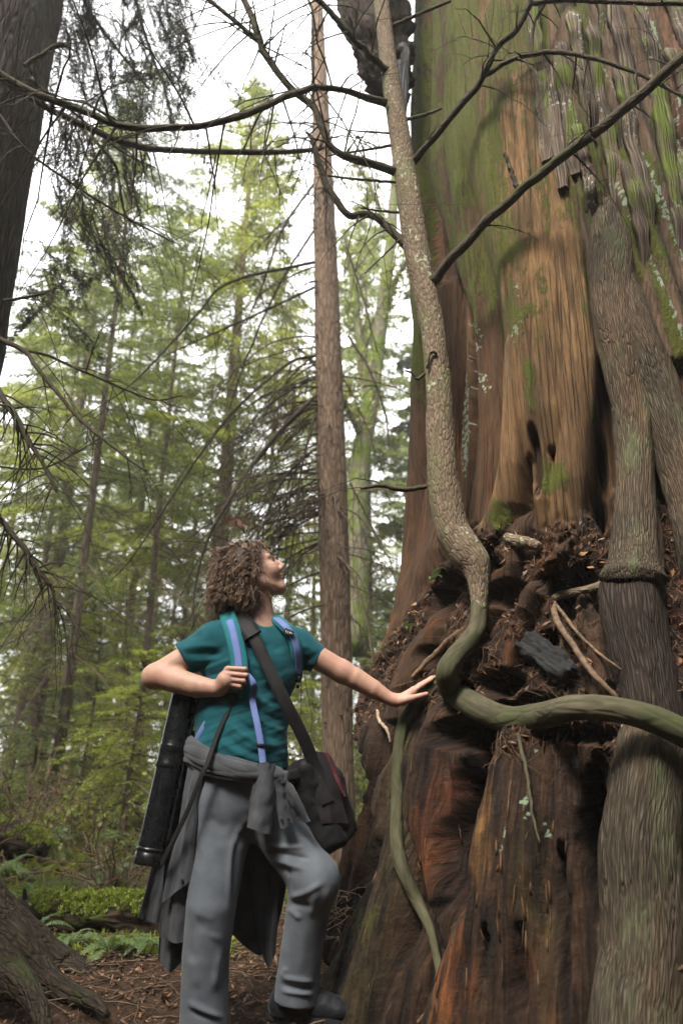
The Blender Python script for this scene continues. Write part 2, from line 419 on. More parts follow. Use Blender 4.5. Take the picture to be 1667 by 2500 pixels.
mb = scatter_leaves(16000, (-3.2, 1.4), (2.3, 5.2), 0.008, 0.032, lambda x, y: gz(x, y) + 0.004, 5)
mb2 = scatter_leaves(500, (-3.0, 1.2), (2.4, 5.0), 0.04, 0.075, lambda x, y: gz(x, y) + 0.008, 6); mb.add(np.vstack(mb2.V), mb2.Q[0], var=np.concatenate(mb2.R))
tag(obj('leaf_litter', mb, M_litter), 'brown leaf litter and needles strewn over the path', 'leaf litter', kind='stuff')
mb = MB()
for k in range(900):
    x, y = rg.uniform(-3, 1.0), rg.uniform(2.4, 5.2); a = rg.uniform(0, 6.28); L = rg.uniform(0.05, 0.3) if k > 80 else rg.uniform(0.3, 0.8); n = 5
    t = np.linspace(-0.5, 0.5, n); p = np.stack([x + np.cos(a) * L * t + rg.normal(0, 0.008, n), y + np.sin(a) * L * t + rg.normal(0, 0.008, n), np.zeros(n)], -1)
    p[:, 2] = gz(p[:, 0], p[:, 1]) + rg.uniform(0.006, 0.03) + rg.normal(0, 0.006, n)
    mb.tube(p, np.linspace(1, 0.5, n) * rg.uniform(0.0015, 0.0055), 4)
tag(obj('fallen_twigs', mb, M_twig), 'thin fallen twigs lying on the brown path', 'twigs', kind='stuff')
# ------------------------------------------------------------ the giant cedar: weathered trunk on a rotting, root-grown base
GC = lambda z: np.stack([1.43 + 0.028 * np.asarray(z, float), np.full(np.shape(z), 3.75)], -1)
_rz = np.array([-0.4, 0, 0.35, 0.7, 1.0, 1.15, 1.35, 1.6, 1.85, 2.1, 2.5, 4, 6.6, 9.2])
_rr = np.array([1.66, 1.56, 1.48, 1.42, 1.37, 1.33, 1.25, 1.16, 1.10, 1.07, 1.05, 1.03, 1.0, 0.98])
r0 = lambda z: np.interp(z, _rz, _rr)
TH0 = math.atan2(-3.75, -1.5)
wrap = lambda a: (a + math.pi) % (2 * math.pi) - math.pi
def uv(px, py):
    'arc position s (m, 0 = side facing the camera) and height on the plain trunk where the photograph shows px, py'
    d = ray(px, py); t = np.linspace(1.2, 7, 3000); q = CAM + t[:, None] * d
    c = GC(q[:, 2]); e = np.hypot(q[:, 0] - c[:, 0], q[:, 1] - c[:, 1]) - r0(q[:, 2]); w = np.where(e < 0)[0]
    i = w[0] if len(w) else int(np.argmin(e))
    return wrap(math.atan2(q[i, 1] - c[i, 1], q[i, 0] - c[i, 0]) - TH0) * 1.1, q[i, 2]
def surf(s, z, h=0.0):
    s, z = np.asarray(s, float), np.asarray(z, float); c = GC(z); a = TH0 + s / 1.1; r = r0(z) + h
    return np.stack([c[..., 0] + r * np.cos(a), c[..., 1] + r * np.sin(a), z], -1)

sd = np.linspace(-2.1, 1.15, 410); sc_ = np.linspace(1.15, 2 * math.pi * 1.1 - 2.1, 62)[1:-1]
S1 = np.concatenate([sd, sc_]); Z1 = np.concatenate([np.linspace(-0.35, 2.2, 310), np.linspace(2.2, 9.0, 430)[1:]])
S, Z = np.meshgrid(S1, Z1); Sw = wrap(S / 1.1) * 1.1
cosS, sinS = np.cos(S / 1.1), np.sin(S / 1.1)
def nz(f, fz, o=4, seed=0):      # seamless noise stretched along the grain
    return fbm(cosS * f + 7, sinS * f, Z * fz, o, seed)
_pool = {}
def nzp(f, fz, seed):      # cheaper: one cached noise for each grain scale, rolled along the trunk
    k = (8, 3) if f < 13 else (22, 4) if f >= 17 else (14, 8)
    if k not in _pool: _pool[k] = nz(k[0], k[1], 3, 90)
    return np.roll(_pool[k], (seed * 67) % 600, axis=0)
lean = 0.05 * nz(1.5, 0.6, 2, 1) + sst(1.3, 0.9, Z) * 0.05 * nz(3, 1.6, 3, 2)
H = np.full(S.shape, -0.19); OWN = np.full(S.shape, -1)
RID = [  # px, py, half width px, height m : ridges of wood running down the trunk
 ('left', [(1010,-700,40,.02),(1014,0,34,.02),(1018,500,36,.02),(1022,800,36,.03),(1018,1150,40,.05),(1005,1300,50,.06),(965,1450,55,.05),(915,1580,50,.05),(870,1680,50,.03),(835,1800,50,.02)]),
 ('left2', [(1062,700,26,-.05),(1060,1100,30,.0),(1050,1350,40,.05),(1000,1500,40,.06),(945,1620,40,.05),(900,1720,36,.02)]),
 ('strip', [(1105,600,28,-.08),(1108,850,24,-.06),(1112,1100,22,-.06),(1115,1250,20,-.06)]),
 ('colC', [(1085,-700,80,.04),(1085,0,80,.04),(1095,350,80,.03),(1130,600,62,.02),(1165,750,48,.0),(1180,900,44,.0),(1182,1100,42,.0),(1178,1270,44,.02)]),
 ('slab', [(1225,-700,130,.11),(1205,0,130,.11),(1235,300,135,.12),(1275,550,132,.12),(1310,750,118,.12),(1330,900,108,.11),(1338,1020,95,.10),(1340,1100,80,.06)]),
 ('slabr', [(1330,-700,70,.09),(1290,0,70,.09),(1335,400,70,.10),(1375,700,70,.10),(1405,900,64,.10),(1412,1050,58,.10),(1400,1180,62,.10),(1385,1290,66,.06),(1370,1340,60,0)]),
 ('toe1', [(1260,850,44,.08),(1255,1000,36,.08),(1250,1150,36,.09),(1230,1240,44,.08),(1195,1320,50,.03)]),
 ('toe2', [(1310,1030,34,.07),(1325,1130,34,.08),(1330,1230,36,.06),(1325,1300,36,0)]),
 ('bark1', [(1420,-700,80,.10),(1390,0,80,.10),(1420,300,70,.10),(1440,500,60,.08),(1450,640,50,.0)]),
 ('bark2', [(1520,-700,110,.13),(1500,0,110,.13),(1545,300,105,.13),(1590,550,100,.13),(1630,750,90,.12),(1660,900,80,.10)]),
 ('bark3', [(1680,-700,120,.16),(1650,0,120,.16),(1690,300,110,.16),(1740,600,110,.15),(1780,900,110,.13),(1790,1200,110,.10)]),
 ('w1', [(1262,1290,30,.02),(1235,1380,34,.07),(1195,1470,36,.09),(1150,1560,30,.08),(1120,1640,22,.03)]),
 ('w2', [(1392,1320,34,.03),(1345,1385,34,.09),(1290,1450,30,.09),(1250,1540,26,.06),(1225,1620,22,.02)]),
 ('w3', [(1420,1450,26,.03),(1440,1560,30,.06),(1455,1660,30,.05),(1440,1740,24,.0)]),
 ('w4', [(1060,1520,24,.03),(1020,1600,28,.07),(985,1680,30,.07),(960,1750,26,.03)]),
 # lower, rotting stump
 ('s1', [(1262,1800,50,.0),(1258,1870,78,.07),(1252,1960,80,.10),(1250,2090,88,.12),(1225,2220,95,.14),(1195,2370,110,.15),(1180,2500,120,.16),(1170,2700,130,.18)]),
 ('s1b', [(1335,1850,34,.02),(1345,2000,36,.05),(1352,2150,40,.07),(1352,2300,44,.08),(1345,2500,52,.09),(1340,2700,60,.09)]),
 ('s2', [(1060,1740,40,.02),(1050,1820,52,.06),(1040,1950,50,.08),(1044,2080,44,.07),(1062,2200,36,.06),(1085,2300,26,.03)]),
 ('s2b', [(1108,1770,34,.0),(1115,1850,34,.02),(1110,1960,32,.0),(1105,2060,26,-.05)]),
 ('s3', [(985,1780,34,.0),(960,1900,40,.05),(945,2050,44,.07),(925,2200,54,.09),(893,2330,66,.10),(860,2450,80,.11),(840,2600,90,.13)]),
 ('s4', [(900,1760,40,.02),(880,1850,44,.03),(862,2000,44,.02),(845,2150,44,.02),(822,2350,50,.04)]),
 ('s5', [(1010,2250,60,.0),(1000,2350,70,.06),(985,2450,76,.08),(975,2650,80,.09)]),
 ('s6', [(1408,1800,26,-.04),(1402,1950,24,-.03),(1405,2150,28,-.01),(1412,2300,36,.02),(1405,2500,44,.04)]),
 ('s7', [(1560,1780,80,.02),(1570,2000,90,.02),(1570,2200,95,.03),(1560,2500,110,.04),(1555,2700,110,.05)]),
]
for name, pts in RID:
    rows = []
    for (px, py, w, h) in pts:
        s_, z_ = uv(px, py); sl, _ = uv(px - w, py); sr, _ = uv(px + w, py)
        ww = max(0.5 * (sr - sl), w * 0.0014); rows.append((z_, s_, min(ww, w * 0.0042), h))
    rows.sort(); rows = np.array(rows); z = rows[:, 0]
    sc0 = np.interp(Z1, z, rows[:, 1]); w0 = np.interp(Z1, z, rows[:, 2]); h0 = np.interp(Z1, z, rows[:, 3])
    fade = sst(z[0] - 0.12, z[0], Z1) * sst(z[-1] + 0.2, z[-1], Z1)
    d = np.abs(wrap((S - sc0[:, None] + lean) / 1.1) * 1.1) / w0[:, None]
    f = np.sqrt(np.clip(1 - d**2.4, 0, 1)) ** 0.8
    hh = np.where(d < 1, -0.19 + (h0[:, None] + 0.19) * f * fade[:, None], -1)
    k = 0.012; e = np.maximum(k - np.abs(H - hh), 0) / k
    own = hh > H; OWN[own] = [r[0] for r in RID].index(name)
    H = np.maximum(H, hh) + e * e * k * 0.25
upper = sst(1.75, 2.05, Z); low = sst(1.25, 1.0, Z)
back = sst(1.2, 1.6, np.abs(wrap((S + 0.45) / 1.1) * 1.1))          # the far side: plain ridged wood
H = H * (1 - back) + back * (0.04 + 0.07 * np.abs(nz(3, 0.15, 2, 3)))
# the soil shelf: duff heaped where the trunk meets the old stump
def sz(pts):
    a = np.array([uv(*p) for p in pts]); o = np.argsort(a[:, 0]); return a[o, 0], a[o, 1]
top_s, top_z = sz([(800,1880),(850,1790),(895,1700),(945,1610),(1000,1510),(1050,1430),(1100,1360),(1140,1300),(1215,1285),(1300,1290),(1400,1300),(1470,1230),(1520,1180),(1620,1230)])
bot_s, bot_z = sz([(820,1830),(900,1760),(960,1740),(1040,1745),(1130,1780),(1220,1830),(1330,1840),(1440,1830),(1520,1810),(1640,1820)])
zt = np.interp(Sw, top_s, top_z); zb = np.interp(Sw, bot_s, bot_z)
jag = 0.07 * nz(9, 3, 3, 12)
soil = sst(zb - 0.03 + jag, zb + 0.06 + jag, Z) * sst(zt + 0.05 + jag, zt - 0.04 + jag, Z) * (1 - back)
lump = 0.045 * nz(5, 5, 4, 8) + 0.025 * np.abs(nz(13, 11, 3, 9)) + 0.012 * nz(40, 34, 2, 10)
woody = np.isin(OWN, [i for i, r in enumerate(RID) if r[0][0] == 'w']); soil = soil * (1 - 0.92 * woody * sst(-.35, .05, nz(7, 4, 3, 11))) * sst(-.75, -.3, nz(4, 3, 3, 13))
H = H * (1 - soil) + soil * (0.015 + lump + 0.6 * np.maximum(H, -0.05))
# hollows
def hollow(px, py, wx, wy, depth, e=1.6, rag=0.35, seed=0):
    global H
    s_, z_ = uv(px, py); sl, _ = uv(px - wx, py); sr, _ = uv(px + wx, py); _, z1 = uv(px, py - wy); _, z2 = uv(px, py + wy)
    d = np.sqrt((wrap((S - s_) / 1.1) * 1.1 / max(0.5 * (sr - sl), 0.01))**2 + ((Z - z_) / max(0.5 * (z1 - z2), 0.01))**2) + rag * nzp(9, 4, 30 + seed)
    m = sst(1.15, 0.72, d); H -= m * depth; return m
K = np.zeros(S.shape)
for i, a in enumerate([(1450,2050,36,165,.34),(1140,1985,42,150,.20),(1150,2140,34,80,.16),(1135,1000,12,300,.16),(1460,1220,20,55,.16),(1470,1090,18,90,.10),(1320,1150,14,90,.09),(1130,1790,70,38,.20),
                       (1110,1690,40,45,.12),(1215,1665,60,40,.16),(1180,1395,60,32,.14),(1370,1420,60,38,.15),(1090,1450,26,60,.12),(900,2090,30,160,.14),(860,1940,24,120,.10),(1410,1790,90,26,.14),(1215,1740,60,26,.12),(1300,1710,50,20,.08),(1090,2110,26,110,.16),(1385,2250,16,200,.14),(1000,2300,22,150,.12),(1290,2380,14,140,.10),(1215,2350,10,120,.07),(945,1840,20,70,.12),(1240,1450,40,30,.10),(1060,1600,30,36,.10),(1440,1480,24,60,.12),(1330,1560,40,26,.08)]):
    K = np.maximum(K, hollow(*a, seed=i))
# grain relief
fib = nz(34, 1.6, 4, 14); fine = nz(90, 3.5, 2, 15)
barkm = np.isin(OWN, [i for i, r in enumerate(RID) if r[0].startswith('bark')]) * upper
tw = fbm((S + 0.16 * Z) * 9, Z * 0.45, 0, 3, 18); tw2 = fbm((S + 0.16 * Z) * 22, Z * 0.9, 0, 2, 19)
H += (1 - soil) * (1 - barkm) * (0.006 * fib + 0.0035 * fine + 0.012 * nz(10, 1.2, 3, 16))
H += barkm * (0.055 * (1 - 2.2 * np.abs(tw)) * 0.8 + 0.022 * (1 - 2 * np.abs(tw2)) - 0.02)
H += (1 - soil) * low * (0.030 * nz(9, 1.6, 4, 17) + 0.016 * np.abs(nz(30, 5, 3, 20)) - 0.035 * sst(.12, .5, nz(18, 0.9, 4, 21)) - 0.022 * np.abs(nz(24, 1.3, 3, 24)))
H += (1 - soil) * upper * (1 - barkm) * (0.040 * nz(5, 0.3, 2, 22) - 0.030 * np.abs(nz(11, 0.28, 2, 25)) + 0.010)
H += (1 - low) * (1 - upper) * (1 - soil) * 0.02 * nz(10, 4, 3, 23)
V = surf(S, Z, H)
# faint swellings across the slab, as grown wood has
# --- colours of the wood
def CC(*c): return np.array(c, float)
red, tan, brown, grey, orange, mossc, soilc = CC(.080,.046,.027), CC(.32,.212,.112), CC(.15,.092,.054), CC(.150,.130,.112), CC(.28,.115,.042), CC(.085,.105,.022), CC(.034,.021,.016)
col_ = np.empty(S.shape + (3,)); col_[:] = brown
def pm(c, m):
    global col_
    m = np.clip(m, 0, 1)[..., None]; col_ = col_ * (1 - m) + np.asarray(c) * m
def own(*names): return np.isin(OWN, [i for i, r in enumerate(RID) if r[0] in names]).astype(float) * (1 - soil)
def blob(px, py, wx, wy, soft=0.5, f=12, fz=3, rag=0.6, seed=0):
    s_, z_ = uv(px, py); sl, _ = uv(px - wx, py); sr, _ = uv(px + wx, py); _, z1 = uv(px, py - wy); _, z2 = uv(px, py + wy)
    d = np.sqrt((wrap((S - s_) / 1.1) * 1.1 / max(0.5 * (sr - sl), 0.02))**2 + ((Z - z_) / max(0.5 * abs(z1 - z2), 0.02))**2) + rag * nzp(f, fz, 50 + seed)
    return sst(1 + soft * 0.5, 1 - soft, d)
n1, n2 = nz(22, 1.8, 4, 60), nz(8, 1.0, 4, 61); st0 = fbm((S + 0.16 * Z) * 12, Z * 0.3, 0, 3, 95)
pm(red, own('left', 'left2', 'colC') * (0.75 + 0.4 * n2)); pm(orange * 0.55, own('left', 'left2', 'colC') * sst(0.15, 0.6, n1) * 0.45)
pm(CC(.165,.110,.058), own('slab', 'slabr', 'toe1', 'toe2') * 0.9)
pm(tan * .85, own('slab', 'slabr', 'toe1', 'toe2') * sst(-0.25, 0.45, n1 + 0.8 * n2) * .85)
pm(tan * 1.1, blob(1270, 480, 80, 220, .8, 20, 2, .7, 1) * sst(-0.3, 0.2, n1)); pm(tan, blob(1385, 700, 60, 300, .8, 20, 2, .6, 2) * sst(-0.35, 0.1, n1))
pm(grey, own('bark1', 'bark2') * (0.7 + 0.3 * n2)); pm(CC(.15,.085,.058), own('bark3') * 0.9)
pm(CC(.21,.135,.10), (own('bark1') + own('bark2') + own('bark3')) * sst(0.0, 0.5, -np.abs(tw) + 0.35) * 0.6)
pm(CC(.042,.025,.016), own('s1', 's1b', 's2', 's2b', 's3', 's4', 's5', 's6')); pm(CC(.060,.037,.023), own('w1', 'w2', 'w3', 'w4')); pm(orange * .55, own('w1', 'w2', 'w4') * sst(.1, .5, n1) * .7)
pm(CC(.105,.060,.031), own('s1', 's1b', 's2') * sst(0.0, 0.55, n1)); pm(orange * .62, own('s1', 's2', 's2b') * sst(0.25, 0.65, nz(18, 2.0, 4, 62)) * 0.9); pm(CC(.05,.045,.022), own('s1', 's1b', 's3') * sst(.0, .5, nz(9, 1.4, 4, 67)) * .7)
pm(CC(.26,.165,.08), blob(1225, 2010, 36, 190, .7, 26, 3, .9, 3) * sst(-0.2, 0.3, n1)); pm(CC(.26,.15,.045), blob(1318, 2200, 7, 100, .9, 26, 3, .8, 4) * sst(-.3, .2, n1))
pm(orange * .7, blob(1150, 2400, 60, 120, .9, 10, 3, .6, 5) * 0.7); pm(CC(.11,.038,.022), blob(1125, 2160, 50, 70, .9, 14, 6, .7, 6)); pm(CC(.10,.038,.022), blob(1095, 1990, 40, 140, .9, 14, 6, .7, 7) * 0.8)
pm(orange * 0.9, blob(865, 1830, 40, 60, .9, 12, 4, .7, 8)); pm(orange * 0.7, blob(1180, 1700, 50, 60, .9, 12, 4, .7, 9) * 0.7)
pm(orange * 1.05, blob(905, 1575, 7, 80, .6, 6, 2, .3, 10)); pm(grey * 0.7, own('s7') * 0.9); pm(CC(.055,.050,.032), own('s3', 's5') * sst(-0.2, 0.5, nz(7, 1.5, 3, 63)) * 0.8)
pm(soilc, soil); pm(CC(.10,.045,.026), soil * sst(0.1, 0.55, nz(16, 14, 4, 64)) * 0.8); pm(CC(.16,.06,.03), soil * sst(0.3, 0.6, nz(24, 20, 3, 65)) * 0.6)
pm(orange * 0.6, soil * blob(1330, 1370, 40, 70, .9, 14, 10, .6, 11)); pm(CC(.03,.019,.014), K * 0.85)  # darker brown inside the hollows
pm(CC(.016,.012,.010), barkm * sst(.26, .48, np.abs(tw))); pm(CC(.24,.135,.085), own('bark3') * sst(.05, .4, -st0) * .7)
# moss and lichen amounts for the shader
mg = np.zeros(S.shape)
mg = np.maximum(mg, (0.62 + 0.25 * nz(7, 1.2, 3, 91)) * own('left', 'colC') * sst(2.4, 3.3, Z)); mg = np.maximum(mg, own('slab', 'slabr') * sst(1.9, 3.2, Z) * (0.64 + 0.25 * nz(6, 1.0, 3, 92)))
mg *= 1 - 0.42 * np.maximum(blob(1290, 520, 50, 260, .9, 20, 2, .7, 33), blob(1395, 760, 50, 330, .9, 20, 2, .6, 34)) * own('slab', 'slabr')
for i, a in enumerate([(1130,300,60,420,.9,10,1.5,.5,20),(1240,120,110,180,1,10,2,.5,21),(1200,600,60,120,.9,10,3,.6,22),(1270,650,80,40,.9,8,5,.5,23),(1300,790,80,36,.9,8,5,.5,24),(1360,1180,50,60,.9,10,4,.5,25),(1235,1270,40,50,.9,10,4,.5,26),(1310,950,22,100,.9,10,3,.5,27),(1450,1010,18,70,.9,8,3,.5,28)]):
    mg = np.maximum(mg, 0.78 * blob(*a))
mg = np.maximum(mg, 0.62 * (own('bark1') + own('bark2')) * sst(0.0, 0.5, nz(6, .7, 3, 66)) ); mg = np.maximum(mg, 0.75 * blob(1560, 560, 60, 260, 1, 20, 2, .8, 29))
for i, a in enumerate([(1080,2350,30,120,1,10,3,.6,30),(1150,2200,40,60,.9,10,3,.6,31),(930,2250,30,90,.9,10,3,.6,32)]): mg = np.maximum(mg, 0.55 * blob(*a))
li = np.zeros(S.shape)
for i, a in enumerate([(1108,980,16,230,.5,6,2,.3,40),(1165,830,22,110,.9,8,3,.5,41),(1185,930,26,70,.9,8,3,.5,42),(1290,830,34,60,.9,8,3,.5,43),(1285,730,30,60,.9,8,3,.5,44),(1160,1060,14,40,.9,8,3,.5,45),(1620,450,46,260,.9,26,1.5,.8,46),(1310,1850,26,50,.9,8,4,.5,47),(1300,1960,34,60,.9,8,4,.5,48),(1255,2060,20,60,.9,8,4,.5,49),(1340,2020,14,40,.9,8,4,.5,50)]):
    li = np.maximum(li, (0.80 if i in (0, 6) else 0.68) * blob(*a))
st1 = fbm((S + 0.16 * Z) * 15, Z * 0.25, 0, 3, 93); st2 = fbm((S + 0.16 * Z) * 9 + 5, Z * 0.3, 0, 3, 94)
li = np.maximum(li, 0.80 * own('bark2') * sst(.12, .38, st1)); mg = np.maximum(mg, 0.82 * (own('bark1') * .7 + own('bark2')) * sst(.10, .38, st2) * sst(6.5, 3.5, Z))
stripc = own('strip'); li = np.maximum(li, 0.55 * stripc * sst(2.2, 2.5, Z) * sst(3.6, 3.2, Z))
m, nt = new_mat('giant_wood'); g = nd(nt, 'NewGeometry').outputs[0]; base = attr(nt, 'wood', 'Color'); mk = nd(nt, 'SeparateColor', {0: attr(nt, 'mask', 'Color')})
tcv = attr(nt, 'tc')
f1 = noise(nt, mapping(nt, tcv, (95, 95, 7)), 1.0, 7.0, 0.7, 0.2); f2 = noise(nt, mapping(nt, tcv, (160, 160, 14)), 1.0, 4.0, 0.7)
f3 = noise(nt, mapping(nt, tcv, (60, 60, 55)), 1.0, 6.0, 0.75)
ff = mixc(nt, mk.outputs[2], f1, f3)
c = mixc(nt, ramp(nt, ff, 0.30, 0.72), (0.55, 0.53, 0.52), (1.30, 1.28, 1.25)); c = mixc(nt, 1.0, base, c, 'MULTIPLY')
dmp = attr(nt, 'mask', 'Alpha'); f4 = noise(nt, mapping(nt, tcv, (34, 34, 2.6)), 1.0, 9.0, 0.72, 0.5); c = mixc(nt, dmp, c, mixc(nt, 1.0, c, mixc(nt, ramp(nt, f4, 0.36, 0.66), (0.22, 0.2, 0.2), (2.0, 1.85, 1.65)), 'MULTIPLY'))
crv = nd(nt, 'TexVoronoi', {'Vector': mapping(nt, tcv, (30, 30, 1.1)), 'Scale': 1.0, 'Randomness': 1.0}, feature='DISTANCE_TO_EDGE').outputs[0]
crk = ramp(nt, crv, 0.0, 0.10); crm = math_(nt, 'MULTIPLY', math_(nt, 'SUBTRACT', 1.0, crk), ramp(nt, noise(nt, mapping(nt, tcv, (5, 5, 2)), 1.0, 3.0), 0.40, 0.60))
c = mixc(nt, ramp(nt, f2, 0.60, 0.72, 0, 0.4), c, (0.03, 0.02, 0.015)); c = mixc(nt, math_(nt, 'MULTIPLY', crm, 0.45), c, (0.022, 0.015, 0.011))
mn = noise(nt, mapping(nt, tcv, (26, 26, 7)), 1.0, 7.0, 0.7)
fl = noise(nt, mapping(nt, tcv, (85, 85, 11)), 1.0, 5.0, 0.7); fleck = ramp(nt, math_(nt, 'ADD', fl, math_(nt, 'MULTIPLY', noise(nt, mapping(nt, tcv, (7, 7, 2)), 1.0, 3.0), 0.5)), 0.76, 0.90)
mm = ramp(nt, math_(nt, 'SUBTRACT', math_(nt, 'ADD', mk.outputs[0], math_(nt, 'MULTIPLY', mn, 1.1)), math_(nt, 'MULTIPLY', fleck, 0.42)), 0.95, 1.17)
mc = mixc(nt, noise(nt, tcv, 90.0, 4.0), (0.034, 0.048, 0.004), (0.120, 0.142, 0.014))
c = mixc(nt, math_(nt, 'MULTIPLY', mm, 0.88), c, mc)
ln = noise(nt, mapping(nt, tcv, (42, 42, 36)), 1.0, 4.0, 0.6)
lm = ramp(nt, math_(nt, 'ADD', math_(nt, 'MULTIPLY', mk.outputs[1], 0.55), ln), 0.92, 0.98)
c = mixc(nt, math_(nt, 'MULTIPLY', lm, 0.9), c, mixc(nt, f3, (0.16, 0.24, 0.14), (0.42, 0.50, 0.38)))
hh = math_(nt, 'ADD', math_(nt, 'MULTIPLY', ff, 1.0), math_(nt, 'MULTIPLY', f2, 0.4)); hh = math_(nt, 'ADD', hh, math_(nt, 'MULTIPLY', math_(nt, 'MULTIPLY', mm, f3), 0.8)); hh = math_(nt, 'SUBTRACT', hh, math_(nt, 'MULTIPLY', crm, 0.5))
hh = math_(nt, 'ADD', hh, math_(nt, 'MULTIPLY', math_(nt, 'MULTIPLY', f4, dmp), 2.2)); rgh = math_(nt, 'SUBTRACT', 0.92, math_(nt, 'MULTIPLY', math_(nt, 'MULTIPLY', dmp, ramp(nt, f3, 0.4, 0.7)), 0.45))
finish(nt, c, rgh, hh, 0.022, 1.0, 0.3); M_giant = m

giant = thing('giant_cedar', (1.45, 3.75, 0.0), 'huge old mossy cedar trunk with hollow rotting root base filling the right side', 'tree')
n, mcols = S.shape
i = np.arange(n - 1)[:, None] * mcols; j = np.arange(mcols)[None]; j2 = (j + 1) % mcols
Q = np.stack([i + j, i + j2, i + mcols + j2, i + mcols + j], -1).reshape(-1, 4)
tcg = np.stack([1.1 * cosS, 1.1 * sinS, Z], -1)
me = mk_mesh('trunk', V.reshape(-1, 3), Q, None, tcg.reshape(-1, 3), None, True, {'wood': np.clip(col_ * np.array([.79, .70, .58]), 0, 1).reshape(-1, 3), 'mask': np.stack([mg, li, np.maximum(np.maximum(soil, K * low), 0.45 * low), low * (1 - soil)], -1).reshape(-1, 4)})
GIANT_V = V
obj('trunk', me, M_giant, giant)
def gsurf(px, py, lift=0.0):
    'point on the finished trunk surface seen at px, py'
    s_, z_ = uv(px, py); i_ = np.argmin(np.abs(Z1 - z_)); j_ = np.argmin(np.abs(wrap((S1 - s_) / 1.1)))
    return surf(s_, z_, H[i_, j_] + lift)
def gat(s_, z_, lift=0.0):
    i_ = np.clip(np.searchsorted(Z1, z_), 0, len(Z1) - 1); j_ = np.clip(np.searchsorted(sd, s_), 0, len(sd) - 1)
    return surf(s_, z_, H[i_, j_] + lift)

# long strips of stringy bark at the upper right, each its own slab
M_strip = bark('cedar_bark_strip', (0.055, 0.043, 0.036), (0.23, 0.175, 0.135), 75, 3.0, moss=(0.10, 0.135, 0.022), moss_lo=0.48, moss_hi=0.62, bd=0.012, lichen=(0.36, 0.42, 0.33))
rb = np.random.default_rng(44)
strips = [(1318,140,1345,430,20),(1338,160,1378,500,17),(1362,130,1408,455,20),(1385,60,1440,380,16),(1300,-40,1330,260,16),(1425,80,1500,520,16),(1450,-20,1530,330,18),(1480,200,1570,640,15),(1520,60,1610,470,17),
          (1555,250,1640,700,16),(1430,-60,1470,150,15),(1560,-40,1650,280,20),(1500,420,1560,700,13),(1610,420,1662,690,15),(1590,160,1660,440,15),(1400,330,1450,560,13),(1360,-120,1385,90,18),(1605,-60,1680,180,18)]
for k, (xa, ya, xb, yb, w) in enumerate(strips):
    A, B = uv(xa, ya), uv(xb, yb); nn = 26; t = np.linspace(0, 1, nn)
    ss = A[0] + (B[0] - A[0]) * t + 0.012 * fbm(t * 3 + k * 7, 0 * t, 0, 3); zz = A[1] + (B[1] - A[1]) * t
    wd = w * 0.0027 * (0.75 + 0.35 * fbm(t * 4 + k * 3, 1 + 0 * t, 0, 3)) * np.clip(sst(-0.02, 0.12, t), 0.25, 1) * np.where(t > 0.93, 0.75, 1)
    free = k in (0, 1, 2); lift = (0.012 + 0.012 * rb.random()) * sst(0, .15, t) - (0.03 * (1 - sst(0, .18, t)) + (0 if free else 0.05 * sst(.78, 1, t)))
    th = 0.012 + 0.008 * rb.random(); mb = MB(); cols_n = 7; rows = []
    for q in range(nn):
        u = np.linspace(-1, 1, cols_n); prof = lift[q] + th * np.sqrt(np.clip(1 - (u * 0.95)**4, 0, 1)) + 0.007 * fbm(u * 3 + k, t[q] * 14 + 0 * u, 0, 3)
        end = 0.03 * fbm(u * 3 + k * 5, 0 * u, 0, 2) * (q == nn - 1)
        hs = np.median([H[np.argmin(np.abs(Z1 - zz[q])), np.argmin(np.abs(S1 - ss[q] - x * wd[q]))] for x in (-1, -.5, 0, .5, 1)])
        tp = surf(ss[q] + u * wd[q], zz[q] + end, hs + prof); bt = surf(ss[q] + u[::-1] * wd[q], zz[q] + end[::-1], hs + prof[::-1] * 0 + lift[q] - 0.02)
        rows.append(np.vstack([tp, bt]))
    G = np.array(rows); L = np.linspace(0, np.linalg.norm(G[0, 0] - G[-1, 0]), nn)
    tc = np.stack([np.broadcast_to(np.linspace(0, 0.2, 2 * cols_n) + k, G.shape[:2]), np.zeros(G.shape[:2]), np.broadcast_to(L[:, None], G.shape[:2])], -1)
    mb.grid(G, tc, rb.random(), True)
    for q, rev in ((0, False), (nn - 1, True)):
        idx = [[a, a + 1, 2 * cols_n - 2 - a, 2 * cols_n - 1 - a] for a in range(cols_n - 1)]
        mb.add(G[q], [x if rev else x[::-1] for x in idx], None, tc[q], 0.5)
    obj('bark_strip', mb, M_strip, giant)

# the torn dark hollow shell high on the left of the trunk
M_char = plain('dark_rotten_wood', (0.010, 0.008, 0.007), (0.055, 0.038, 0.028), 14, 0.95, 0.02, sc=(1, 1, 0.3))
sh = MB(); nu, nv = 40, 60
u = np.linspace(0, 2 * math.pi, nu, endpoint=False); v = np.linspace(0, 1, nv)
UU, VV = np.meshgrid(u, v)
ctr = PP([(985,270,3.62),(960,225,3.6),(940,170,3.58),(925,100,3.56),(915,0,3.56),(925,-150,3.6),(960,-330,3.65)]); cl = spline(ctr, nv)
rad = np.interp(v, [0, .08, .2, .38, .6, .85, 1], [.01, .07, .15, .20, .23, .24, .1])
rag = 1 + 0.38 * fbm(np.cos(UU) * 3 + 3, np.sin(UU) * 3, VV * 9, 4, 70) + 0.22 * fbm(np.cos(UU) * 7, np.sin(UU) * 7, VV * 24, 3, 71)
G = cl[:, None] + (rad[:, None] * rag)[..., None] * np.stack([np.cos(UU), 0.7 * np.sin(UU), 0.25 * np.cos(UU * 2)], -1)
sh.grid(G, np.stack([np.cos(UU), np.sin(UU), VV * 6], -1), 0.3, True)
obj('hollow_shell', sh, M_char, giant)
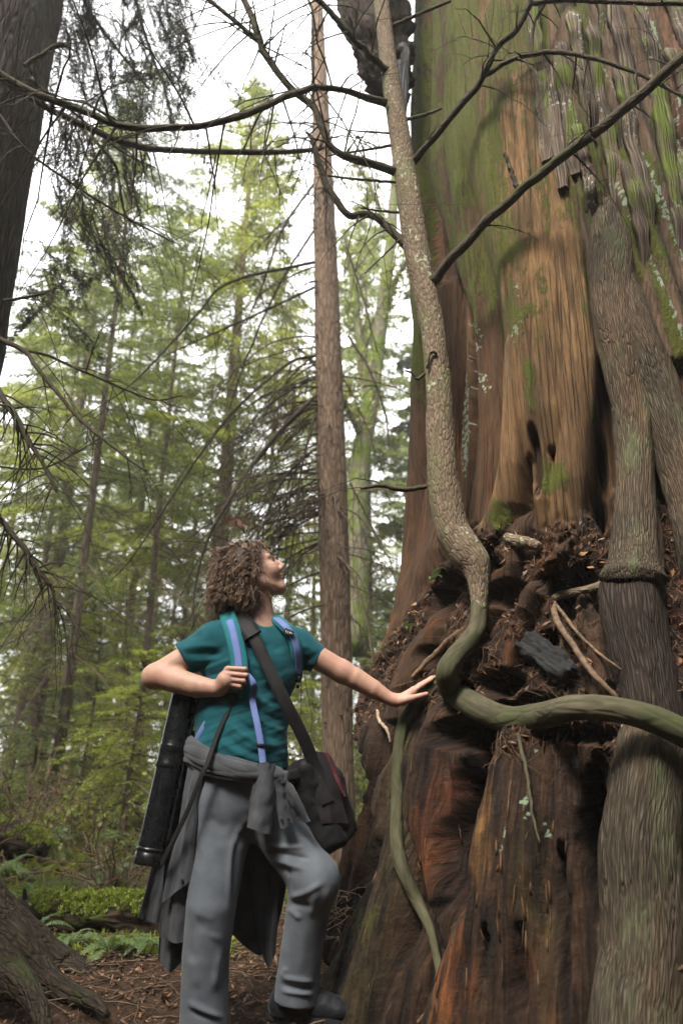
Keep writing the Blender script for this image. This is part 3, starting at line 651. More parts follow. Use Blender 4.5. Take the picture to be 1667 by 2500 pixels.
M_grey_wood = bark('bare_grey_wood', (0.10, 0.10, 0.105), (0.30, 0.30, 0.31), 45, 1.5, bd=0.008, crack=0.7)
mb = MB()
mb.tube(spline(PP([(988,470,3.5),(975,330,3.48),(978,200,3.48),(985,90,3.5)]), 20), np.array([.02] + [.055] * 17 + [.04, .02]), 10, 0.6, wob=0.25)
obj('bare_wood_splinter', mb, M_grey_wood, giant)
# ------------------------------------------------------------ trees and roots that grow on the giant's base
def path(lst):
    'rows (px, py, Y, width px) -> points and radii'
    p = PP(lst); r = np.array([q[3] / 2 * (q[2] / ray(q[0], q[1])[1]) / FPX for q in lst]); return p, r
def limb(mb, lst, n=40, sides=10, wob=0.1, tip=None, wf=5.0, ref=None):
    p, r = path(lst); L = np.linspace(0, len(p) - 1, n); rr = np.interp(L, np.arange(len(p)), r)
    mb.tube(spline(p, n), rr, sides, wob=wob, wf=wf, ref=ref)
def gl(lst, lift):
    'rows (px, py, width) laid on the giant surface'
    out = []
    for (px, py, w) in lst:
        q = gsurf(px, py, lift); out.append((px, py, q[1], w))
    y = np.array([o[2] for o in out]); ys = y.copy()
    for _ in range(2): ys[1:-1] = (ys[:-2] + ys[1:-1] * 2 + ys[2:]) / 4
    return [(o[0], o[1], min(a, b), o[3]) for o, a, b in zip(out, ys, y)]

M_hem = bark('hemlock_bark', (0.090, 0.066, 0.045), (0.235, 0.178, 0.125), 85, 24, moss=(0.10, 0.115, 0.045), moss_lo=0.5, moss_hi=0.75, bd=0.005, crack=0.4, lichen=(0.36, 0.42, 0.27))
M_root = bark('smooth_root_bark', (0.046, 0.042, 0.027), (0.110, 0.098, 0.062), 34, 12, moss=(0.050, 0.056, 0.026), moss_lo=0.4, moss_hi=0.7, bd=0.003, crack=0.2)
M_limb = bark('limb_bark', (0.035, 0.028, 0.02), (0.095, 0.078, 0.055), 70, 20, moss=(0.05, 0.055, 0.025), moss_lo=0.5, moss_hi=0.7, bd=0.003, crack=0.4)
M_twigd = plain('dead_twig', (0.030, 0.023, 0.018), (0.085, 0.065, 0.05), 40, 0.9)

handY = float(gsurf(1030, 1690, 0.03)[1])
sap = thing('hemlock_sapling', P(1160, 1480, 2.85), 'slender leaning hemlock rooted on the giant stump with long snaking bare root', 'tree')
mb = MB()
limb(mb, [(895,-420,3.25,24),(915,-200,3.2,30),(931,0,3.14,37),(952,180,3.10,43),(978,350,3.06,52),(1004,520,3.02,60),(1022,640,3.0,63),(1046,750,2.98,60),(1062,850,2.96,60),(1073,980,2.95,66),(1077,1100,2.94,73),(1086,1200,2.93,80),(1103,1290,2.92,84),(1135,1345,2.90,88),(1160,1378,2.88,76),(1168,1430,2.86,48),(1170,1500,2.84,36)], 150, 28, 0.07, wf=6)
mb.tube(spline(PP([(1042,900,2.90),(1046,868,2.885),(1058,858,2.88),(1066,866,2.885)]), 10), [.004,.009,.009,.009,.009,.009,.009,.009,.008,.004], 8)
obj('trunk', mb, M_hem, sap)
mb = MB(); limb(mb, [(1168,1470,2.85,38),(1165,1530,2.83,42),(1140,1570,2.82,46),(1108,1605,2.81,48),(1090,1645,2.80,52)] + gl([(1108,1690,60),(1165,1727,64),(1240,1757,66),(1320,1748,62)], 0.035) + [(1400,1728,2.36,60),(1500,1732,2.29,62),(1590,1755,2.26,66),(1690,1800,2.26,70),(1800,1845,2.32,64),(1920,1900,2.52,56),(2020,1960,2.82,44)], 150, 26, 0.06, wf=7)
obj('root', mb, M_root, sap)
mb = MB(); r2 = gl([(1010,1722,30),(985,1765,31),(974,1830,31),(969,1950,31),(968,2050,33),(985,2130,35),(1018,2200,32),(1048,2265,24),(1066,2340,20),(1078,2420,16),(1082,2500,10)], 0.03)
limb(mb, [(1105,1640,2.80,44),(1078,1655,handY - .01,34),(1042,1690,handY + .0,29)] + r2, 110, 18, 0.05, wf=7)
obj('root', mb, M_root, sap)

def branch(parent, lst, mat, n=40, sides=8, twigs=0, tl=0.5, seed=0, name='branch', wob=0.12, droop=0.3):
    mb = MB(); p, r = path(lst); c = spline(p, n); rr = np.interp(np.linspace(0, len(p) - 1, n), np.arange(len(p)), r)
    c = c + 0.35 * rr[:, None] * np.stack([fbm(np.linspace(0, 9, n) + seed * 3, k * 9.0, 0, 2) for k in range(3)], -1)
    mb.tube(c, rr, sides, wob=wob, wf=14)
    rt = np.random.default_rng(seed + 500)
    for k in range(twigs):
        i = rt.integers(int(n * 0.12), n - 2); d = rt.normal(size=3); tg = c[i + 1] - c[i]; tg /= np.linalg.norm(tg)
        d = d - tg * (d @ tg) * 0.6 + tg * 0.5; d /= np.linalg.norm(d); L = tl * rt.uniform(0.3, 1); m_ = 7; t = np.linspace(0, 1, m_)[:, None]
        q = c[i] + d * L * t + np.array([0, 0, -droop * L]) * t**2 + rt.normal(0, 0.02 * L, (m_, 3)) * t
        mb.tube(q, np.linspace(min(rr[i] * 0.45, 0.006), 0.0012, m_), 4)
        for kk in range(rt.integers(0, 4)):
            i2 = rt.integers(2, m_ - 1); d2 = d + rt.normal(0, 0.7, 3); q2 = q[i2] + d2 * L * 0.4 * np.linspace(0, 1, 4)[:, None] + rt.normal(0, 0.006, (4, 3))
            mb.tube(q2, np.linspace(0.0018, 0.0008, 4), 3)
    return obj(name, mb, mat, parent)
BR = [
 ([(990,600,3.02,22),(945,555,3.05,18),(903,522,3.08,16),(850,524,3.1,17),(806,466,3.13,17),(776,395,3.15,16),(765,345,3.16,12),(748,322,3.16,6)], 10),
 ([(965,420,3.03,22),(905,398,3.0,20),(848,386,2.98,19),(808,356,2.97,15),(783,313,2.96,14),(763,258,2.95,17),(706,211,2.94,16),(648,134,2.92,17),(634,95,2.91,17),(621,55,2.9,16),(592,-10,2.88,15),(560,-80,2.86,13)], 16),
 ([(632,100,2.91,13),(590,65,2.9,11),(545,28,2.88,10),(500,-10,2.86,9),(450,-50,2.84,8)], 6),
 ([(764,255,2.95,9),(764,170,2.95,8),(763,90,2.95,8),(762,25,2.95,8),(745,-15,2.95,5)], 4),
 ([(940,251,3.04,20),(881,233,2.95,16),(830,218,2.86,14),(775,213,2.78,14),(750,217,2.74,15),(706,233,2.68,16),(648,258,2.62,16),(575,288,2.55,17),(503,305,2.5,15),(420,313,2.46,15),(335,313,2.43,17),(268,297,2.42,16),(228,281,2.42,17),(134,246,2.42,17),(54,212,2.42,18),(-30,160,2.42,18)], 18),
 ([(950,180,3.08,20),(903,134,3.0,16),(866,98,2.95,15),(830,55,2.9,15),(786,8,2.85,13),(740,-40,2.8,10)], 8),
 ([(1052,690,2.96,30),(1090,645,2.88,24),(1187,542,2.72,24),(1264,470,2.6,23),(1353,398,2.48,24),(1463,315,2.36,26),(1574,221,2.26,26),(1700,110,2.16,24)], 9),
 ([(1264,466,2.6,13),(1248,420,2.59,11),(1231,374,2.58,8)], 0),
 ([(1000,405,3.05,22),(1043,354,2.95,16),(1110,276,2.84,17),(1176,188,2.74,18),(1209,122,2.68,15),(1259,72,2.62,15),(1292,11,2.56,16),(1310,-40,2.52,14)], 10),
 ([(1178,186,2.74,12),(1242,149,2.68,12),(1297,133,2.62,12),(1364,127,2.56,12),(1463,146,2.48,11),(1574,188,2.42,10),(1690,250,2.36,9)], 10),
 ([(1297,133,2.62,8),(1303,61,2.6,8),(1331,5,2.57,7),(1350,-30,2.55,6)], 3),
 ([(1290,8,2.56,12),(1390,0,2.5,11),(1500,5,2.45,11),(1680,10,2.38,11)], 5),
 ([(990,292,3.06,10),(1036,280,3.0,9),(1078,265,2.96,6)], 0),
 ([(960,62,3.1,9),(1020,35,3.05,8),(1100,2,3.0,7)], 0),
 ([(1040,1187,2.93,13),(985,1196,2.92,13),(930,1186,2.9,10),(880,1193,2.88,6)], 2),
 ([(1036,912,2.95,8),(1018,926,2.94,8),(1008,912,2.93,6),(988,905,2.92,4)], 0),
 ([(955,355,3.05,8),(880,368,3.0,6),(800,380,2.95,4)], 4),
 ([(985,520,3.03,8),(930,515,3.02,6),(880,508,3.0,4)], 3),
 ([(970,445,3.04,7),(900,440,3.02,7),(800,430,3.0,4)], 4),
 ([(1000,560,3.02,7),(960,600,3.0,5),(890,668,2.95,3)], 3),
 ([(955,325,3.05,6),(900,322,3.03,5),(850,318,3.0,3)], 2),
]
for k, (lst, tw) in enumerate(BR): branch(sap, lst, M_limb, 46, 10 if lst[0][3] > 12 else 6, tw * 2 if k in (1, 2, 4, 5) else tw, 0.9 if k in (1, 2, 4, 5) else 0.5, k, droop=.5)

# the grey barked tree whose legs straddle the shelf at the right
M_grey = bark('grey_root_bark', (0.036, 0.031, 0.023), (0.128, 0.102, 0.072), 150, 11, moss=(0.10, 0.115, 0.06), moss_lo=0.52, moss_hi=0.75, bd=0.009, crack=0.6, red=(0.20, 0.12, 0.07))
gt = thing('grey_barked_tree', gsurf(1545, 1410), 'grey barked tree with two thick legs growing down over the giant stump', 'tree')
def glimb(parent, name, lst, lift, mat, n=90, sides=40, wob=0.12, wf=3.0, fl=None):
    mb = MB(); l2 = gl(lst, lift); p, r = path(l2); c = spline(p, n); rr = np.interp(np.linspace(0, len(p) - 1, n), np.arange(len(p)), r)
    mb.tube(c, rr, sides, wob=wob, wf=wf); return obj(name, mb, mat, parent)
def ylimb(parent, name, lst, mat, n=110, sides=56, wob=0.13):
    mb = MB(); limb(mb, lst, n, sides, wob, wf=3.0); return obj(name, mb, mat, parent)
ylimb(gt, 'trunk', [(1462,430,2.84,30),(1474,490,2.79,74),(1483,550,2.76,102),(1492,640,2.73,116),(1500,760,2.70,112),(1520,880,2.68,102),(1540,990,2.67,94),(1547,1100,2.65,88),(1548,1220,2.60,92),(1547,1320,2.56,102),(1546,1385,2.54,124),(1545,1415,2.53,150),(1545,1428,2.53,118)], M_grey, 130, 64)
0 and glimb(gt, 'trunk', [(1470,470,70),(1480,540,120),(1492,640,140),(1500,760,128),(1520,880,112),(1540,990,92),(1547,1100,88),(1548,1220,92),(1547,1320,100),(1546,1385,122),(1545,1415,150),(1545,1428,120)], 0.01, M_grey, 120, 60, 0.13)
ylimb(gt, 'leg', [(1486,600,2.74,50),(1503,670,2.72,90),(1520,740,2.70,106),(1548,820,2.68,112),(1585,915,2.66,112),(1620,1010,2.64,106),(1655,1110,2.62,108),(1690,1220,2.60,118),(1720,1330,2.57,128),(1745,1450,2.62,130),(1765,1600,2.74,120)], M_grey, 120, 52)
0 and glimb(gt, 'leg', [(1488,560,40),(1500,640,80),(1518,720,104),(1548,810,110),(1585,910,112),(1620,1010,104),(1655,1110,108),(1690,1220,120),(1720,1330,130)], -0.05, M_grey, 90, 48, 0.13)
M_dkroot = bark('dark_root_bark', (0.022, 0.016, 0.013), (0.080, 0.060, 0.050), 120, 9, bd=0.012, crack=0.8)
ylimb(gt, 'leg', [(1545,1405,2.58,110),(1540,1440,2.56,140),(1545,1500,2.53,150),(1558,1580,2.51,148),(1578,1670,2.48,142),(1590,1760,2.46,140),(1590,1820,2.46,120)], M_dkroot, 80, 44, .15)
0 and glimb(gt, 'leg', [(1540,1425,120),(1535,1480,150),(1550,1570,150),(1580,1660,150),(1595,1740,140)], -0.03, bark('dark_root_bark', (0.036, 0.026, 0.022), (0.120, 0.088, 0.076), 100, 8, bd=0.012, crack=0.8), 80, 44, 0.16)
ylimb(gt, 'leg', [(1596,1700,2.50,90),(1594,1760,2.46,136),(1588,1830,2.43,156),(1572,1950,2.40,168),(1562,2080,2.38,185),(1566,2200,2.37,190),(1564,2340,2.35,196),(1550,2500,2.32,215),(1540,2700,2.28,235)], M_grey, 120, 64, .13)
0 and glimb(gt, 'leg', [(1592,1770,120),(1588,1830,150),(1572,1950,165),(1562,2080,185),(1566,2200,190),(1564,2340,196),(1550,2500,215),(1540,2700,235)], 0.02, M_grey, 110, 60, 0.12, 2.5)
glimb(gt, 'root', [(1590,1240,24),(1602,1300,26),(1606,1380,26),(1612,1450,20),(1606,1520,12)], 0.05, M_grey, 40, 12, 0.2)
glimb(gt, 'root', [(1480,1424,22),(1430,1440,20),(1371,1452,22),(1350,1462,18)], 0.04, M_hem, 30, 12, 0.15)

# thin roots winding down the shelf, one thing each
M_thin = plain('thin_root', (0.065, 0.042, 0.027), (0.17, 0.115, 0.074), 40, 0.85)
M_pale = plain('pale_root', (0.20, 0.14, 0.09), (0.38, 0.29, 0.20), 40, 0.8)
def thin(lst, lift, label, mat, n=40):
    mb = MB(); l2 = gl(lst, lift); p, r = path(l2); c = spline(p, n) + 0.004 * np.stack([fbm(np.linspace(0, 8, n) + lst[0][0], q * 5., 0, 3) for q in range(3)], -1)
    mb.tube(c, np.interp(np.linspace(0, len(p) - 1, n), np.arange(len(p)), r), 8, wob=0.2, wf=20)
    return tag(obj('thin_root', mb, mat), label, 'root', 'thin roots on the giant stump')
thin([(1350,1452,14),(1358,1513,17),(1402,1580,15),(1449,1648,15),(1507,1705,14)], 0.07, 'long pale thin root winding from a root knob down over the thick smooth root', M_thin)
thin([(1352,1470,9),(1390,1520,9),(1423,1560,8),(1480,1610,7),(1543,1653,5)], 0.06, 'straight thin root slanting above the charred wood chunk', M_thin)
thin([(1140,1532,17),(1100,1560,17),(1069,1591,16),(1035,1622,13),(1005,1655,8)], 0.07, 'short brown stick like root left of the bent sapling base', M_thin)
thin([(1236,1312,26),(1262,1322,30),(1290,1326,30),(1316,1335,22)], 0.05, 'stubby rounded root lying at the top of the soil shelf', M_hem)
thin([(1262,1790,10),(1278,1852,10),(1289,1908,9),(1297,1976,8),(1317,2058,5)], 0.05, 'thin grey root hanging beside green lichen under the thick smooth root', M_root)
thin([(920,1735,9),(928,1763,9),(946,1784,8),(952,1812,5)], 0.05, 'small pale crooked root below the touching hand', M_pale)
thin([(1075,2452,9),(1045,2470,10),(1020,2495,9)], 0.04, 'small curved root at the foot of the orange ridge', M_thin)
thin([(1590,1740,8),(1620,1800,8),(1660,1890,6)], 0.09, 'thin root dropping from the right end of the thick smooth root', M_thin)
thin([(1500,2430,16),(1560,2400,14),(1620,2380,12),(1690,2350,10)], 0.08, 'woody root crossing the foot of the grey leg at lower right', M_thin)

# fine rootlets and shreds in the duff
rr_ = np.random.default_rng(77); mb = MB(); sgrid = soil[:, :len(sd)]
zi, si = np.where(sgrid > 0.6)
for k in range(1500):
    q = rr_.integers(len(zi)); s_, z_ = sd[si[q]], Z1[zi[q]]
    n_ = 7; a = rr_.uniform(-2.6, -0.5); L = rr_.uniform(0.04, 0.22); l0 = rr_.uniform(0.0, 0.03); pts = []
    for t in range(n_):
        pts.append(gat(s_, max(z_, -0.3), 0.008 + l0 * math.sin(math.pi * t / (n_ - 1)))); a += rr_.normal(0, 0.35); s_ += math.cos(a) * L / n_; z_ += math.sin(a) * L / n_
    mb.tube(spline(pts, n_), np.linspace(1, 0.4, n_) * rr_.uniform(0.0006, 0.0019), 4)
tag(obj('rootlets', mb, plain('rootlet', (0.045, 0.028, 0.019), (0.165, 0.105, 0.066), 30, 0.9)), 'tangle of fine rootlets hanging in the brown duff', 'rootlets', kind='stuff')
n = 5200; mb = MB(); q = rr_.integers(len(zi), size=n); W = []
for k in range(n):
    s_, z_ = sd[si[q[k]]] + rr_.normal(0, 0.006), Z1[zi[q[k]]] + rr_.normal(0, 0.006); c = gat(s_, z_, 0.006)
    d1 = rr_.normal(size=3); d1 /= np.linalg.norm(d1); d2 = np.cross(d1, rr_.normal(size=3)); d2 /= np.linalg.norm(d2); L = rr_.uniform(0.005, 0.022); w = L * rr_.uniform(0.12, 0.5)
    W += [c - d1 * L, c + d2 * w, c + d1 * L, c - d2 * w]
mb.add(np.array(W), np.arange(4 * n).reshape(n, 4), var=np.repeat(rr_.random(n), 4))
tag(obj('duff_crumbs', mb, M_litter), 'reddish brown crumbs and needles on the soil shelf', 'duff', kind='stuff')
# rotten wood splinters standing off the lower stump
mb = MB()
for k in range(150):
    px, py = rr_.uniform(840, 1400), rr_.uniform(1780, 2480); s_, z_ = uv(px, py); L = rr_.uniform(0.02, 0.10)
    p0 = gat(s_, z_, 0.0); p1 = gat(s_ + rr_.normal(0, 0.004), z_ + L, 0.002 + 0.005 * rr_.random()); mb.tube(np.array([p0, (p0 + p1) / 2 + [0, 0, 0], p1]), np.array([1, .9, .3]) * rr_.uniform(0.002, 0.006), 4, 0.5)
tag(obj('wood_splinters', mb, plain('splinter', (0.05, 0.028, 0.016), (0.13, 0.07, 0.035), 25, 0.9)), 'loose orange brown splinters on the rotting stump wood', 'splinters', kind='stuff')

# charred chunk lying on the shelf
ca, cb = gsurf(1290, 1567, 0.07), gsurf(1385, 1640, 0.06); ax0 = (cb - ca); Lc = np.linalg.norm(ax0); ax0 /= Lc
nn_ = np.array([-0.15, -0.9, 0.4]); nn_ -= ax0 * (nn_ @ ax0); nn_ /= np.linalg.norm(nn_); ax1 = np.cross(nn_, ax0)
F = SDF((ca + cb) / 2 - 0.22, (ca + cb) / 2 + 0.22, 0.005); F.rbox((ca + cb) / 2, (Lc * 1.15, 0.10, 0.045), 0.012, [ax0, ax1, nn_])
Vc, Qc = F.mesh(); Nc = vnormals(Vc, Qc); lc = (Vc - ca) @ np.array([ax0, ax1, nn_]).T
Vc = Vc + Nc * (0.014 * fbm(lc[:, 0] * 5, lc[:, 1] * 50, lc[:, 2] * 30, 3, 5) + 0.016 * fbm(lc[:, 0] * 14, lc[:, 1] * 18, lc[:, 2] * 18, 3, 6))[:, None]
me = mk_mesh('charred_wood', Vc, Qc, None, lc, np.full(len(Vc), 0.5))
tag(obj('charred_wood', me, plain('charcoal', (0.0025, 0.0025, 0.003), (0.010, 0.010, 0.0105), 24, 0.85, 0.006, 0.4, sc=(0.4, 2, 2))), 'black charred wood chunk resting on the brown soil shelf', 'charred wood')
# ------------------------------------------------------------ the hiker
m, nt = new_mat('skin'); g = nd(nt, 'NewGeometry').outputs[0]
a = noise(nt, g, 30.0, 4.0); b_ = noise(nt, g, 9.0, 3.0)
c = mixc(nt, ramp(nt, a, 0.35, 0.68), (0.385, 0.225, 0.162), (0.435, 0.265, 0.196)); c = mixc(nt, ramp(nt, b_, 0.42, 0.70, 0, 0.55), c, (0.40, 0.205, 0.148))
finish(nt, c, 0.5, noise(nt, g, 160.0, 6.0, 0.7), 0.0025, 0.6, 0.35, {'Subsurface Weight': 0.10, 'Subsurface Radius': (0.012, 0.004, 0.002), 'Subsurface Scale': 0.6}); M_skin = m
def cloth(name, c1, c2, fine=900.0, rough=0.85, sheen=0.2, bd=0.0012):
    m, nt = new_mat(name); g = nd(nt, 'NewGeometry').outputs[0]
    a = noise(nt, g, 14.0, 4.0); w = noise(nt, g, fine, 2.0, 0.6)
    c = mixc(nt, ramp(nt, math_(nt, 'ADD', math_(nt, 'MULTIPLY', a, 0.55), math_(nt, 'MULTIPLY', w, 0.45)), 0.36, 0.64), c1, c2)
    finish(nt, c, rough, w, bd, 0.6, 0.2, {'Sheen Weight': sheen * .4, 'Sheen Roughness': 0.4}); return m
M_shirt = cloth('teal_jersey', (0.003, 0.052, 0.066), (0.006, 0.079, 0.097)); M_trs = cloth('grey_canvas', (0.082, 0.093, 0.110), (0.118, 0.132, 0.152))
M_over = cloth('charcoal_flannel', (0.042, 0.045, 0.052), (0.075, 0.079, 0.088), 500, 0.95, 0.4); M_hairb = plain('hair_dark', (0.018, 0.011, 0.007), (0.05, 0.03, 0.02), 60, 0.6)
M_black = cloth('black_nylon', (0.004, 0.004, 0.005), (0.010, 0.0095, 0.0105), 700, 0.6, 0.1); M_web = cloth('black_webbing', (0.006, 0.006, 0.0065), (0.013, 0.0125, 0.013), 600, 0.7)
M_blue = cloth('periwinkle_webbing', (0.095, 0.135, 0.32), (0.13, 0.175, 0.38), 600, 0.7); M_pad = cloth('teal_padding', (0.008, 0.105, 0.125), (0.014, 0.155, 0.175), 600, 0.8)
hY = handY - 0.035
person = thing('person', (P(500, 2530, 2.86)[0], 2.86, float(gz(P(500, 2530, 2.86)[0], 2.86))), 'person with curly brown hair in teal shirt and grey trousers touching the stump', 'person')
yaw = R(14); AY = np.array([[math.cos(yaw), math.sin(yaw), 0], [-math.sin(yaw), math.cos(yaw), 0], [0, 0, 1]])
sR, sL = P(526, 1566, 2.89), P(722, 1578, 2.99); eR, eL = P(383, 1650, 2.86), P(834, 1639, 0.45 * 2.99 + 0.55 * hY); wR, wL = P(537, 1679, 2.775), P(966, 1710, hY)
def torso(F, gr, k=0.05):
    F.ell(P(614, 1640, 2.93), np.array([.196, .124, .165]) + gr, AY, k); F.ell(P(607, 1590, 2.94), np.array([.175, .105, .12]) + gr, AY, k)
    F.ell(P(592, 1755, 2.92), np.array([.188, .134, .16]) + gr, AY, k); F.ell(P(588, 1835, 2.90), np.array([.186, .142, .13]) + gr, AY, k)
    F.cone(sR, sL, .062 + gr, .062 + gr, k)
    F.cone(P(630, 1528, 2.955), sR, .055 + gr, .060 + gr, k); F.cone(P(632, 1528, 2.955), sL, .055 + gr, .058 + gr, k)
# head frame
pit = R(25); f = np.array([math.cos(pit) * 0.985, 0.17 * math.cos(pit), math.sin(pit)]); f /= np.linalg.norm(f); sd_ = np.array([0.17, -0.985, 0.0]); sd_ -= f * (sd_ @ f); sd_ /= np.linalg.norm(sd_); u_ = np.cross(sd_, f); u_ = u_ if u_[2] > 0 else -u_
HA = np.array([f, sd_, u_]); Hc = P(620, 1390, 2.93)
h_ = lambda a, b, c: Hc + f * a + sd_ * b + u_ * c
F = SDF((-0.92, 2.62, 0.78), (0.47, 3.20, 1.80), 0.0034)
torso(F, -0.014); F.ell(P(586, 1905, 2.92), (.165, .12, .12), AY, .04)
F.chain([P(640, 1545, 2.95), P(636, 1500, 2.945), P(632, 1452, 2.94), h_(-.02, 0, -.03)], [.066, .056, .055, .06], .03)
F.ell(h_(-.005, 0, .012), (.098, .078, .098), HA, .02); F.ell(h_(.035, 0, -.055), (.062, .060, .075), HA, .03)
F.cone(h_(.072, .012, -.122), h_(.072, -.012, -.122), .021, .021, .02)
for sg in (-1, 1):
    F.cone(h_(.070, sg * .012, -.120), h_(-.005, sg * .054, -.080), .019, .020, .03); F.ell(h_(.062, sg * .037, -.042), (.034, .030, .036), HA, .025)
    F.cone(h_(.090, sg * .010, .020), h_(.072, sg * .046, .020), .011, .011, .014)
    F.ell(h_(.104, sg * .011, -.044), (.013, .009, .010), HA, .008); F.ell(h_(-.012, sg * .078, -.02), (.022, .012, .034), HA, .01)
F.cone(h_(.092, 0, .012), h_(.121, 0, -.032), .010, .0115, .014); F.cone(h_(.121, 0, -.034), h_(.100, 0, -.046), .0105, .009, .008)
for sg in (-1, 1):
    F.ell(h_(.101, sg * .030, -.001), (.017, .019, .0125), HA, .010, cut=True); F.ell(h_(.071, sg * .031, -.001), (.0165, .0165, .0165), HA, .003)
    F.cone(h_(.087, sg * .020, .0055), h_(.080, sg * .043, .004), .0042, .0042, .004); F.cone(h_(.085, sg * .020, -.009), h_(.078, sg * .042, -.008), .0040, .0040, .005)
    F.ell(h_(.111, sg * .0085, -.0515), (.006, .0035, .0035), HA, .003, cut=True)
F.cone(h_(.088, 0, -.048), h_(.084, 0, -.066), .015, .017, .012); F.cone(h_(.080, 0, -.086), h_(.074, 0, -.112), .017, .019, .014)
F.ell(h_(.092, 0, -.071), (.0165, .024, .0075), HA, .006); F.ell(h_(.089, 0, -.083), (.0165, .022, .008), HA, .006); F.cone(h_(.107, .022, -.0770), h_(.107, -.022, -.0770), .0014, .0014, .003, cut=True)
# right arm, elbow out, fist on the pack strap
F.chain([sR, P(455, 1607, 2.87), eR], [.052, .053, .050], .03)
F.cone(P(372, 1655, 2.865), P(368, 1652, 2.87), .036, .034, .03)
F.chain([eR, P(432, 1662, 2.83), P(482, 1676, 2.80), P(525, 1681, 2.78), wR], [.047, .049, .043, .032, .029], .02)
def fingers(F, rows, r, k=.006):
    for pts in rows:
        n = len(pts); F.chain([P(*q) for q in pts], [r * (1.04 - 0.07 * i) for i in range(n)], k)
hR = 2.735
F.chain([wR, P(552, 1662, hR + .012)], [.030, .030], .02); F.cone(P(556, 1636, hR + .008), P(557, 1668, hR + .012), .016, .015, .018); F.cone(P(545, 1655, hR + .015), P(548, 1672, hR + .018), .020, .018, .02)
fingers(F, [[(557,1632,hR),(598,1634,hR + .004),(600,1638,hR + .034),(578,1640,hR + .045)],[(553,1645,hR - .002),(601,1649,hR + .002),(602,1653,hR + .033),(578,1655,hR + .045)],[(551,1658,hR),(595,1663,hR + .004),(597,1667,hR + .034),(576,1668,hR + .045)],[(554,1670,hR + .004),(585,1676,hR + .008),(588,1679,hR + .034),(570,1680,hR + .044)]], .0098, .005)
F.chain([P(548,1650,hR + .03), P(568,1634,hR + .045), P(588,1628,hR + .048)], [.014, .011, .009], .008)      # thumb behind the strap
# left arm reaching to the root
F.chain([sL, P(776, 1606, .55 * 2.99 + .45 * hY - .01), eL], [.054, .051, .048], .03)
F.chain([eL, P(866, 1656, .3 * 2.99 + .7 * hY), P(912, 1683, .12 * 2.99 + .88 * hY), P(945, 1703, hY), wL], [.046, .046, .039, .029, .0265], .02)
F.chain([P(962,1711,hY), P(985,1706,hY - .002), P(1006,1690,hY + .004)], [.027, .027, .021], .015, (np.array([.35, .25, 1]), .85))
F.cone(P(992,1699,hY + .03), P(1010,1684,hY + .035), .018, .016, .018)
fingers(F, [[(1006,1690,hY),(1030,1673,hY - .004),(1046,1663,hY - .002),(1053,1659,hY + .002)],[(1010,1686,hY + .022),(1036,1668,hY + .018),(1053,1657,hY + .02),(1060,1653,hY + .024)],[(1010,1684,hY + .042),(1034,1667,hY + .04),(1049,1657,hY + .042),(1056,1653,hY + .045)],[(1004,1686,hY + .058),(1024,1672,hY + .06),(1036,1665,hY + .062),(1042,1662,hY + .064)]], .0096, .005)
F.chain([P(978,1712,hY - .018), P(1003,1705,hY - .036), P(1024,1699,hY - .040), P(1041,1694,hY - .036)], [.018, .0145, .0105, .0088], .010)
V, Q = F.mesh(); me = mk_mesh('body', V, Q, None, V, np.full(len(V), .5)); obj('body', me, M_skin, person)
# eyes, brow
for sg in (1, -1):
    mb = MB(); t = np.linspace(0, 1, 12); c = np.array([h_(.0985 - .012 * x, sg * (.012 + .036 * x), .0235 + .006 * math.sin(2.4 * x)) for x in t]); mb.tube(c, .0046 * np.sin(np.pi * (0.15 + 0.8 * t)), 6, 0.5)
    c = np.array([h_(.0905 - .012 * x, sg * (.020 + .024 * x), .0035 + .002 * math.sin(3 * x)) for x in t]); mb2 = MB(); mb2.tube(c, .0022, 5); obj('eyebrow', mb, M_hairb, person); obj('eyelashes', mb2, M_hairb, person)
M_iris = plain('iris_brown', (0.02, 0.012, 0.008), (0.06, 0.035, 0.02), 80, 0.2, 0.0, 0.5); ph = np.linspace(0, 2 * math.pi, 17)[:-1]
for sg in (1, -1):
    ec = h_(.071, sg * .031, -.001); dr = f * .93 + u_ * .12 + sd_ * sg * .34; dr /= np.linalg.norm(dr); e1 = np.cross(dr, u_); e1 /= np.linalg.norm(e1); e2 = np.cross(e1, dr)
    ring = lambda rad: np.array([ec + (dr * math.sqrt(.0171**2 - rad**2)) + rad * (e1 * math.cos(x) + e2 * math.sin(x)) for x in ph])
    G = np.array([ring(.0065), ring(.004), ring(.001)]); mb = MB(); mb.grid(G, None, .5, True); obj('iris', mb, M_iris, person)
mb = MB()
for z_, a_, w_ in ((-.0715, .1050, .019), (-.0830, .1025, .017)):
    t = np.linspace(-1, 1, 15); c = np.array([h_(a_ - .010 * x * x, w_ * x, z_ - .002 * abs(x)) for x in t]); mb.tube(c, .0040 * np.sqrt(np.clip(1.02 - t * t, 0, 1)), 8, 0.7)
obj('lips', mb, plain('lip', (0.42, 0.21, 0.175), (0.48, 0.26, 0.22), 60, 0.45, 0.001), person)

